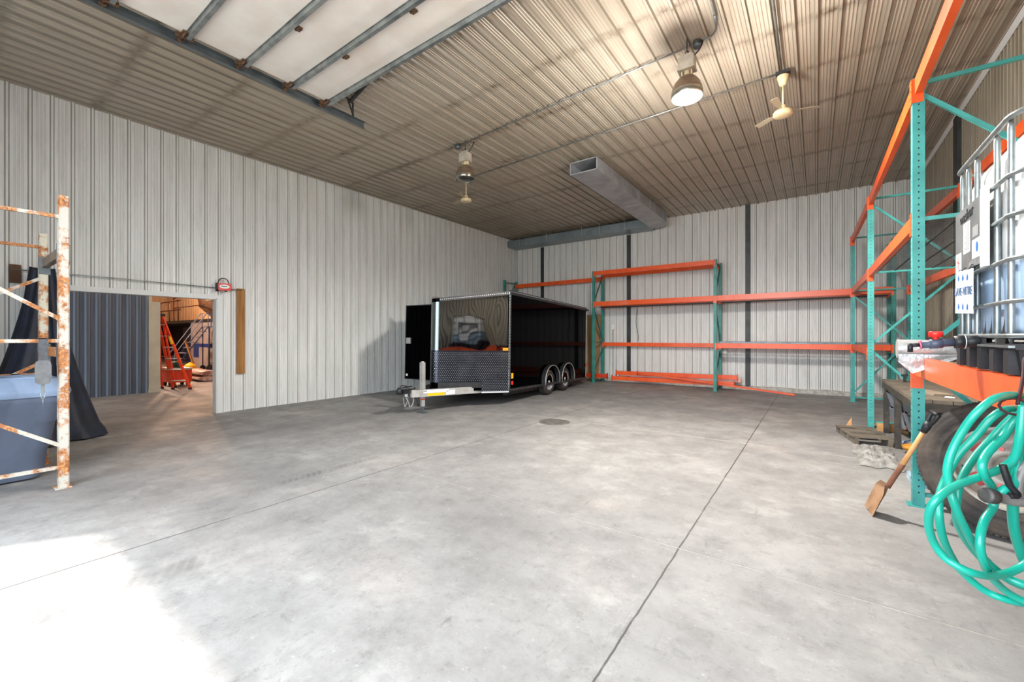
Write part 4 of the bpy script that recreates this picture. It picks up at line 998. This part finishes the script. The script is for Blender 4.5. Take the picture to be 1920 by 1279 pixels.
# ------------------------------------------------------------------ shovel leaning on the tyre
t = thing('shovel', (.40, 4.5, 0), 'short square-mouth shovel with wooden shaft leaning on the truck tyre', 'shovel')
tip = Vector((.36, 4.42, .0)); top = Vector((.715, 4.33, .86)); d_ = (top-tip).normalized()
neck = tip+d_*.27+Vector((.0, .01, 0)); sock = tip+d_*.42
mb = MB(); mb.tube([sock, tip+d_*.60, tip+d_*.78], [.017, .016, .0155], 12); mb.build('shaft', HANDLE, t)
mb = MB(); mb.tube(smoothpts([neck-d_*.02, neck+d_*.05, sock, sock+d_*.05], 4), [.014]*13 if False else .019, 10); mb.build('socket', mat('brown_socket', '6b4334', '8a5a40', 8, .6, .2), t)
side = Vector((.36-.33, -.115, 0)).normalized(); side = (side-d_*side.dot(d_)).normalized(); nn_ = side.cross(d_).normalized()
if nn_.x > 0: nn_ = -nn_
mb = MB(); vs_ = []; NI, NJ = 12, 12
bd = (neck-tip).normalized()
for j in range(NJ+1):
    s_ = j/NJ; hw = .09 if s_ < .8 else .09-.045*((s_-.8)/.2)
    for i in range(NI+1):
        u = -1+2*i/NI
        c_ = tip+bd*(.27*s_)+side*(u*hw)
        dish = .030*(abs(u)**2.5)*(.4+.6*s_)-.012*(1-abs(u))*s_
        vs_.append(c_+nn_*(dish+.012))
m_ = len(vs_)
vs2 = vs_+[v_-nn_*.004 for v_ in vs_]
fs = [(j*(NI+1)+i, j*(NI+1)+i+1, (j+1)*(NI+1)+i+1, (j+1)*(NI+1)+i) for j in range(NJ) for i in range(NI)]
mb.add(vs2, fs+[tuple(m_+q for q in f_) for f_ in fs], None, True); mb.build('blade', SHOVM, t)
g0 = tip+d_*.76
mb = MB(); mb.tube([g0, g0+d_*.05, g0+d_*.09], [.020, .026, .024], 12)
for sgn in (-1, 1): mb.tube(smoothpts([g0+d_*.04, g0+d_*.09+side*sgn*.03, g0+d_*.14+side*sgn*.045, g0+d_*.165+side*sgn*.045], 4), .015, 8)
mb.tube([g0+d_*.16-side*.05, g0+d_*.16+side*.05], .018, 10); mb.build('grip', BLACKM, t)

# ------------------------------------------------------------------ hose coil hanging from the near beam
t = thing('hose_coil', (.62, 2.45, 1.2), 'coiled turquoise hose hanging from the orange beam at the right edge', 'hose')
for k, pts in HOSE.items():
    mb = MB(); mb.tube(smoothpts(pts, 7), .0138 if k != 'G' else .0165, 12); mb.build('hose_loop', HOSEM, t)
HH = [(.655, 2.5, 1.17), (.625, 2.43, .95), (.60, 2.38, .86), (.572, 2.36, .845), (.545, 2.345, .80)]
mb = MB(); mb.tube(smoothpts(HH, 6), .0138, 12); mb.build('hose_loop', HOSEM, t)
mb = MB(); mb.tube(smoothpts([(.62, 2.42, 1.16), (.655, 2.50, 1.26), (.675, 2.56, 1.33), (.70, 2.6, 1.33)], 4), .006, 6); mb.tube([(.615+.04*math.cos(a), 2.43+.01*math.sin(a), 1.15+.03*math.sin(a)) for a in [k*math.pi/6 for k in range(12)]], .005, 6, closed=True); mb.build('tie_strap', mat('dark_red_cord', '3a1218', rough=.7), t)
t = thing('hose_nozzle', (.56, 2.35, .81), 'grey nozzle with a black lever clipped across the turquoise hoses', 'nozzle')
a0 = Vector((.512, 2.31, .825)); b0 = Vector((.545, 2.335, .818))
ax_ = (Vector((.60, 2.375, .806))-a0).normalized()
mb = MB(); mb.lathe([(.012, .0), (.026, 0), (.028, .006), (.027, .035), (.022, .038), (.0, .038)], a0, ax_, 20); mb.lathe([(.0, .001), (.020, .001)], a0, ax_, 20, m=None)
mb.build('coupling', mat('dark_grey_cast', '5a5654', '3f3c3b', 12, .5, .3), t)
mb = MB(); mb.tube(smoothpts([a0+ax_*.035, a0+ax_*.07, (.61, 2.375, .803), (.66, 2.43, .81), (.70, 2.47, .85)], 5), .019, 12)
mb.tube(smoothpts([(.612, 2.385, .81), (.612, 2.39, .86), (.625, 2.40, .90), (.645, 2.42, .94), (.67, 2.44, .96)], 5), .016, 10); mb.build('nozzle_body', NOZZ, t)
mb = MB(); mb.tube(smoothpts([(.563, 2.34, .94), (.572, 2.34, .90), (.585, 2.35, .86), (.605, 2.36, .83), (.58, 2.345, .825)], 5), [.009]*21 if False else .011, 8); mb.build('lever', BLACKM, t)

# ------------------------------------------------------------------ workbench and clutter in the second bay
t = thing('workbench', (1.25, 7.0, 0), 'dark worn workbench with a plank top standing inside the rack', 'workbench')
mb = MB()
for k in range(6): mb.box((.80+k*.145, 5.85, .745), (.80+k*.145+.138, 8.28, .78))
mb.build('plank_top', WOODG, t)
DW = mat('black_painted_wood', '2f2b27', '4a433a', 8, .7, bump=.2)
mb = MB(); mb.box((.80, 5.85, .66), (.835, 8.28, .745)); mb.box((.835, 5.85, .66), (1.66, 5.885, .745)); mb.box((.835, 8.24, .66), (1.62, 8.28, .745)); mb.build('apron', DW, t)
for y in (5.90, 7.15, 8.2):
    for x in (.835, 1.60):
        mb = MB(); mb.box((x-.03, y-.04, 0), (x+.03, y+.04, .67)); mb.build('leg', DW, t)
        mb = MB()
        if y < 8: mb.bar((x, y+.03, .42), (x, y+.22, .66), .03, .04, up=(1, 0, 0)); mb.build('gusset', DW, t)
PINK = mat('pink_bottle', 'e04f9a', rough=.4)
mb = MB(); mb.lathe([(0, 0), (.035, 0), (.037, .08), (.02, .11), (.014, .13), (0, .13)], (1.28, 6.7, .78), n=14); solo(mb, 'bottle', PINK, 'small pink bottle on the workbench', 'bottle')
mb = MB(); mb.lathe([(0, 0), (.03, 0), (.038, .08), (.035, .08), (.028, .01), (0, .01)], (1.36, 6.75, .78), n=14); mb.tube([(1.36+.035*1, 6.75, .80), (1.42, 6.75, .82), (1.42, 6.75, .84), (1.395, 6.75, .86)], .005, 6); solo(mb, 'mug', WHITE, 'white mug beside the pink bottle on the workbench', 'mug')
mb = MB(); mb.lathe([(0, 0), (.045, .002), (.04, .012), (0, .015)], (1.12, 6.15, .78), n=12); solo(mb, 'lid', PAPER, 'small white disc lying near the front of the workbench', 'lid')
mb = MB(); mb.box((.95, 6.3, .781), (1.12, 6.75, .80), rot=Matrix.Rotation(.3, 3, 'Z')); solo(mb, 'board_scrap', mat('pale_board', '9c8d78', '88796a', 5, .8), 'pale scrap board lying flat on the workbench', 'board')
mb = MB(); mb.box((.98, 7.9, .78), (1.01, 7.93, .86)); mb.bar((.96, 7.915, .87), (1.03, 7.915, .88), .03, .03); solo(mb, 'clamp', BLACKM, 'little dark clamp standing at the far end of the workbench', 'clamp')
def fchair(x, y, rz, lb):
    t = thing('folding_chair', (x, y, 0), lb, 'folding chair', 'folded grey chairs under the workbench')
    M_ = Matrix.Translation((x, y, 0)) @ Matrix.Rotation(rz, 4, 'Z') @ Matrix.Rotation(R(-14), 4, 'X')
    b = MB(); b.M = M_
    for sx in (-.2, .2): b.tube([(sx, 0, .02), (sx, 0, .62), (sx*.8, 0, .66), (0, 0, .66)], .011, 8)
    b.tube([(-.2, 0, .12), (.2, 0, .12)], .009, 8); b.build('frame_tube', INK, t)
    b = MB(); b.M = M_; b.box((-.185, -.012, .42), (.185, .012, .62)); b.build('back_panel', mat('grey_blue_panel', '8b909c', '767c8a', 5, .4), t)
    b = MB(); b.M = M_; b.box((-.185, .02, .15), (.185, .04, .40)); b.build('seat_panel', mat('grey_blue_panel', '8b909c'), t)
fchair(1.02, 8.0, R(100), 'folded grey chair leaning under the far end of the workbench')
fchair(1.10, 7.55, R(95), 'folded grey chair leaning under the middle of the workbench')
fchair(1.18, 6.35, R(95), 'folded grey chair leaning under the near end of the workbench')
mb = MB(); rings = []
for k in range(7):
    s_ = k/6; r_ = .09*math.sin(math.pi*(.12+.76*s_)); rings.append([(1.05+.4*(s_-.5), 6.92+1.6*r_*math.cos(a), .075+.75*r_*math.sin(a)) for a in [i*math.pi/8 for i in range(16)]])
loft(mb, rings); solo(mb, 'bag', mat('ochre_bag', 'c98a2c', 'b3761f', 4, .6), 'ochre bag lying on the floor under the workbench', 'bag')
mb = MB(); rings = []
for k in range(7):
    s_ = k/6; r_ = .055*math.sin(math.pi*(.12+.76*s_)); rings.append([(1.02+.25*(s_-.5), 7.32+1.5*r_*math.cos(a), .05+.8*r_*math.sin(a)) for a in [i*math.pi/8 for i in range(16)]])
loft(mb, rings); solo(mb, 'rag', mat('blue_white_rag', 'd5d9e0', '5583b8', 18, .9), 'crumpled blue and white rag beside the ochre bag', 'rag')
mb = MB(); mb.box((.74, 8.30, 0), (1.1, 8.38, .11)); solo(mb, 'timber_block', HANDLE, 'yellow timber block on the floor by the second teal post', 'timber')
mb = MB(); mb.prism([(0, 0), (.10, 0), (.06, .05), (.03, .12), (0, .17)], (.44, 8.25, 0.0), (.44, 8.28, 0.0), up=(0, 0, 1)); solo(mb, 'broken_stake', HANDLE, 'splintered yellow wood piece standing left of the second teal post', 'wood piece')
# broken pallet
t = thing('wooden_pallet', (.62, 7.6, 0), 'broken grey wooden pallet on the floor by the second teal post', 'pallet')
RZ = Matrix.Rotation(R(12), 4, 'Z')
for k, (y0, y1) in enumerate(((7.15, 7.33), (7.45, 7.62), (7.76, 7.92))):
    mb = MB(); mb.M = Matrix.Translation((.53, 7.6, 0)) @ RZ @ Matrix.Translation((-.6, -7.6, 0)); mb.box((.36, y0, .085), (.80, y1, .105)); mb.build('slat', WOODG, t)
for x0 in (.38, .73):
    mb = MB(); mb.M = Matrix.Translation((.53, 7.6, 0)) @ RZ @ Matrix.Translation((-.6, -7.6, 0)); mb.box((x0, 7.12, 0), (x0+.04, 7.95, .085)); mb.build('stringer', WOODG, t)
# crumpled plastic sheet
mb = MB(); NX, NY = 44, 44; vs_ = []
for j in range(NY+1):
    for i in range(NX+1):
        u, v_ = i/NX, j/NY
        x = .38+.38*u+.06*noise.noise((v_*4, 0, 5)); y = 5.95+1.1*v_+.08*noise.noise((u*4, 2, 5))-.25*u*(1-v_)*0
        e = min(1, 5*u, 5*(1-u), 5*v_, 5*(1-v_))
        z = .01+.5*e*(.035+.07*abs(noise.noise((u*5, v_*5, 1)))*2+.05*abs(noise.noise((u*14, v_*14, 7)))+.03*abs(noise.noise((u*30, v_*30, 3))))
        vs_.append((x, y, z))
mb.add(vs_, [(j*(NX+1)+i, j*(NX+1)+i+1, (j+1)*(NX+1)+i+1, (j+1)*(NX+1)+i) for j in range(NY) for i in range(NX)], None, True)
solo(mb, 'plastic_sheet', PLAST, 'crumpled clear plastic sheet on the floor under the workbench edge', 'plastic sheet')
mb = MB(); mb.box((.74, 5.40, 0), (1.08, 5.80, .05)); t = thing('blue_bag', (.91, 5.6, 0), 'flat blue and white bag on the floor behind the shovel shaft', 'bag'); mb.build('sack', mat('dull_blue_bag', '7c98ad', 'c7d3da', 6, .6), t)
mb = MB(); mb.lathe([(0, .052), (.08, .052), (.085, .05)], (.84, 5.54, 0), n=20); mb.build('sack_print', mat('sky_blue_print', '5aa6d8'), t)

# ------------------------------------------------------------------ room beyond the side doorway
mb = MB()
sheet(mb, rib_profile(-4, 3.17, .18, .1, .045, .09, .035, .0), 0, 4.2, (-13.55, 0, 0), (0, 1, 0), (0, 0, 1), (1, 0, 0), DARKW, mat('lit_blue_rib', '76828f')); mb.box((-13.7, -4, 0), (-13.56, 3.17, 4.2))  # rib slopes painted paler to give the ribs lit edges
struct('wall_partition', mb, DARKW)
mb = MB(); mb.box((-13.75, 3.17, 0), (-13.52, 3.40, 2.28)); mb.box((-13.53, 3.16, 0), (-13.50, 3.41, .1)); struct('trim_7', mb, PILLM)
mb = MB(); mb.box((-13.75, 3.17, 2.28), (-13.54, 3.24, 4.2)); struct('trim_8', mb, PILLM)
mb = MB(); mb.box((-34, YB+3, 0), (XL, YB+3.1, 5)); mb.box((-34.1, -4, 0), (-34, YB+3, 5)); mb.box((-34, -4.1, 0), (XL-T, -4, 5)); struct('wall_far', mb, WARMW)
mb = MB(); mb.box((-34, -4, 5.0), (XL-T, YB+3, 5.1)); struct('ceiling_side_room', mb, WARMW)
# white block wall under mezzanine with painted blue band
WY = 7.0
mb = MB(); mb.box((-23.4, WY, 0), (-12, WY+.15, 2.05)); struct('wall_mezzanine', mb, mat('pale_block_paint', 'b9aeaa', 'a39894', 1.5, .7))
mb = MB(); mb.box((-23.05, WY-.004, .45), (-22.4, WY, 1.08)); mb.box((-22.4, WY-.004, .92), (-19.6, WY, 1.08)); struct('trim_9', mb, mat('blue_wall_paint', '1d3a86', rough=.6))
mb = MB(); sheet(mb, rib_profile(-34, -12, .55, 0, .03, .09, .05, .01), 2.0, 5, (0, 8.9, 0), (1, 0, 0), (0, 0, 1), (0, -1, 0)); struct('wall_upper', mb, WARMW)
mb = MB(); mb.box((-34, 8.6, 0), (-23.4, 8.7, 2.0)); struct('wall_recess', mb, mat('dark_recess', '1d2230', '12151f', 2, .8))  # near-black wall colour stands in for the shade of the void
t = thing('mezzanine', (-22, 8, 0), 'steel mezzanine deck with guard rail over the white wall', 'mezzanine')
mb = MB(); mb.box((-34, WY-.03, 2.03), (-12, 8.9, 2.16)); mb.build('deck', STEEL, t)
mb = MB()
for z in (2.7, 3.15): mb.tube([(-33, WY+.03, z), (-24.9, WY+.03, z)], .03, 6)
for k in range(7): mb.cyl((-33+k*1.3, WY+.03, 2.16), (-33+k*1.3, WY+.03, 3.15), .03, 6)
mb.tube(smoothpts([(-25.8, WY+.03, 2.16), (-25.8, WY+.03, 3.1), (-25.5, WY+.03, 3.3), (-21.8, WY+.03, 3.3)], 5), .03, 6); mb.tube([(-25.8, WY+.03, 2.8), (-21.8, WY+.03, 2.8)], .025, 6)
mb.build('guard_rail', mat('brown_rail', '5c3020', '46241a', 4, .6), t)
for x in (-23.9, ): 
    mb = MB(); mb.box((x-.2, 8.3, 2.16), (x+.2, 8.5, 5)); mb.build('column', mat('red_brown_steel', '5a2c1c'), t)
mb = MB(); mb.bar((-24.4, 7.6, 4.0), (-22.4, 7.6, 2.2), .1, .14, up=(0, 1, 0)); mb.build('diagonal_strut', mat('red_brown_steel', '5a2c1c'), t)
mb = MB(); mb.lathe([(0, 2.2), (.35, 2.3), (.8, 2.75), (.85, 3.1), (.84, 3.2), (0, 3.2)], (-22.6, 7.9, 0), n=24); solo(mb, 'hopper_tank', mat('tan_tank', '8c6a50', '6f5040', 3, .5), 'tan rounded tank standing on the far mezzanine', 'tank')
t = thing('filter_column', (-21.2, 7.5, 2.16), 'upright pipe with a cream box on the mezzanine by the tank', 'column')
mb = MB(); mb.box((-21.6, 7.0, 2.95), (-20.95, 7.3, 3.5)); mb.build('cream_box', mat('cream_box', 'b8ae92'), t)
mb = MB(); mb.box((-21.5, 6.99, 3.18), (-21.05, 7.0, 3.30)); mb.build('dark_label', INK, t)
mb = MB(); mb.cyl((-21.2, 7.5, 2.16), (-21.2, 7.5, 2.95), .2, 12); mb.build('pipe', WARMW, t)
# rolling stair
t = thing('rolling_stairs', (-20.4, 6.2, 0), 'steep dark blue rolling warehouse stairs in front of the white wall', 'rolling stairs')
NAVY = mat('navy_steel', '1c2438', '2a3550', 4, .5)
NAV2 = mat('pale_navy_steel', '5d6880')
for x in (-20.75, -20.1):
    mb = MB(); mb.tube([(x, 5.45, .1), (x, 6.6, 1.8), (x, 6.92, 1.8)], .022, 6); mb.build('stringer', NAVY, t)
    mb = MB(); mb.tube([(x, 5.45, .1), (x, 5.5, .72), (x, 6.55, 2.35), (x, 6.92, 2.35), (x, 6.92, 1.8)], .018, 6); mb.tube([(x, 6.6, 1.8), (x, 6.6, 2.35)], .018, 6); mb.build('handrail', NAV2, t)
    for y in (6.62, 6.86):
        mb = MB(); mb.cyl((x, y, .1), (x, y, 1.8), .022, 6); mb.build('leg', NAVY, t)
        mb = MB(); mb.cyl((x-.03, y, .1), (x+.03, y, .1), .1, 12); mb.build('caster', INK, t)
for k in range(7):
    s_ = (k+1)/8; mb = MB(); mb.box((-20.75, 5.45+1.15*s_-.1, .1+1.7*s_-.015), (-20.1, 5.45+1.15*s_+.1, .1+1.7*s_+.015)); mb.build('step', NAV2, t)
mb = MB(); mb.box((-20.78, 6.6, 1.78), (-20.07, 6.93, 1.82)); mb.build('platform', NAV2, t)
# orange A-frame ladder
t = thing('step_ladder', (-13.9, 3.75, 0), 'tall orange fiberglass step ladder just beyond the beige post', 'ladder')
tA, tB = Vector((-13.86, 3.52, 1.95)), Vector((-13.95, 3.44, 1.95))
FA, FB = Vector((-13.50, 4.02, 0)), Vector((-13.82, 3.74, 0))
RA, RB = Vector((-14.3, 3.92, 0)), Vector((-14.25, 3.62, 0))
for a_, b_, wd in ((FA, tA, .075), (FB, tB, .075), (RA, tA, .05), (RB, tB, .05)):
    mb = MB(); mb.bar(a_+Vector((0, 0, .04)), b_, .03, wd, up=(1, .4, 0)); r_ = mb.build('rail', LADO, t)
    mb = MB(); mb.box(a_-Vector((.04, .03, 0)), a_+Vector((.04, .03, .05))); mb.build('foot', INK, r_)
for k in range(6):
    s_ = (k+.8)/6.6; mb = MB(); mb.bar(FA.lerp(tA, s_), FB.lerp(tB, s_), .07, .025); mb.build('step', mat('ladder_step', 'b8b8b4', rough=.4, metal=.5), t)
mb = MB(); mb.box((-14.0, 3.38, 1.93), (-13.82, 3.58, 2.0)); mb.build('top_cap', INK, t)
mb = MB(); mb.bar(FA.lerp(tA, .45), RA.lerp(tA, .45), .015, .02); mb.bar(FB.lerp(tB, .45), RB.lerp(tB, .45), .015, .02); mb.build('spreader', GALV, t)
mb = MB(); p = FA.lerp(tA, .62)+Vector((.02, -.02, 0)); mb.bar(p, p+(tA-FA).normalized()*.2, .032, .06, up=(1, .4, 0)); mb.build('yellow_label', YEL, t)
# red low cart
t = thing('red_cart', (-14.3, 4.2, 0), 'low red-orange machine on small wheels behind the ladder', 'cart')
mb = MB(); mb.box((-15.2, 3.85, .12), (-14.45, 4.35, .50)); mb.build('body', CARTR, t)
mb = MB(); mb.box((-15.2, 3.84, .47), (-14.44, 4.36, .52)); mb.build('top_edge', SILV, t)
for x in (-15.1, -14.6):
    for y in (3.9, 4.3):
        mb = MB(); mb.cyl((x, y-.03, .09), (x, y+.03, .09), .09, 12); mb.build('wheel', INK, t)
mb = MB(); mb.box((-15.0, 3.95, .52), (-14.7, 4.1, .68)); mb.cyl((-14.6, 4.1, .52), (-14.6, 4.1, .72), .06, 10); mb.build('fittings', mat('green_grey', '3f5a52'), t)
# wrapped pile and lumber
for k, (x, y, z, lb) in enumerate(((-16.2, 5.1, 0, 'clear plastic wrapped bundle lying lowest in the pile past the ladder'), (-16.3, 5.15, .16, 'clear plastic wrapped bundle stacked on top past the ladder'))):
    mb = MB(); rings = []
    for q in range(9):
        s_ = q/8; rings.append([(x+1.6*(s_-.5), y+.32*math.cos(a)+.03*noise.noise((s_*6, a, k)), z+.085+.075*math.sin(a)) for a in [i*math.pi/8 for i in range(16)]])
    loft(mb, rings); solo(mb, 'wrapped_bundle', mat('pinkish_wrap', 'd9bdb4', '8f5a4c', 7, .25), lb, 'bundle')
mb = MB(); mb.bar((-19.3, 5.95, .02), (-19.6, 5.68, 1.25), .07, .04); solo(mb, 'lumber', WOOD, 'single board leaning beside the rolling stairs', 'board')
mb = MB(); mb.box((-19.2, 5.35, 0), (-18.3, 5.85, .22)); solo(mb, 'wooden_crate', WOOD, 'low wooden crate on the floor past the wrapped bundles', 'crate')
mb = MB(); mb.lathe([(0, .22), (.22, .22), (.15, .36), (0, .45)], (-18.8, 5.6, 0), n=12); solo(mb, 'yellow_sack', YEL, 'small yellow sack on the low wooden crate', 'sack')
mb = MB(); mb.box((-28.6, 8.2, 0), (-27.2, 8.45, 1.9)); solo(mb, 'blue_partition', mat('deep_blue_panel', '15307a', '0e2158', 2, .5), 'deep blue partition standing in the dark recess behind the ladder', 'partition')
# lamps of the side room
for x, y, z, e, c_ in ((-11.3, 5.5, 4.4, 130, (1, .9, .8)), (-19, 3.5, 4.6, 900, (1, .74, .6)), (-25.5, 7.4, 4.6, 600, (1, .62, .4))):
    ld = bpy.data.lights.new('side_room_lamp', 'POINT'); ld.energy = e; ld.shadow_soft_size = .25; ld.color = c_
    lo = bpy.data.objects.new('side_room_lamp', ld); COL.objects.link(lo); lo.location = (x, y, z)
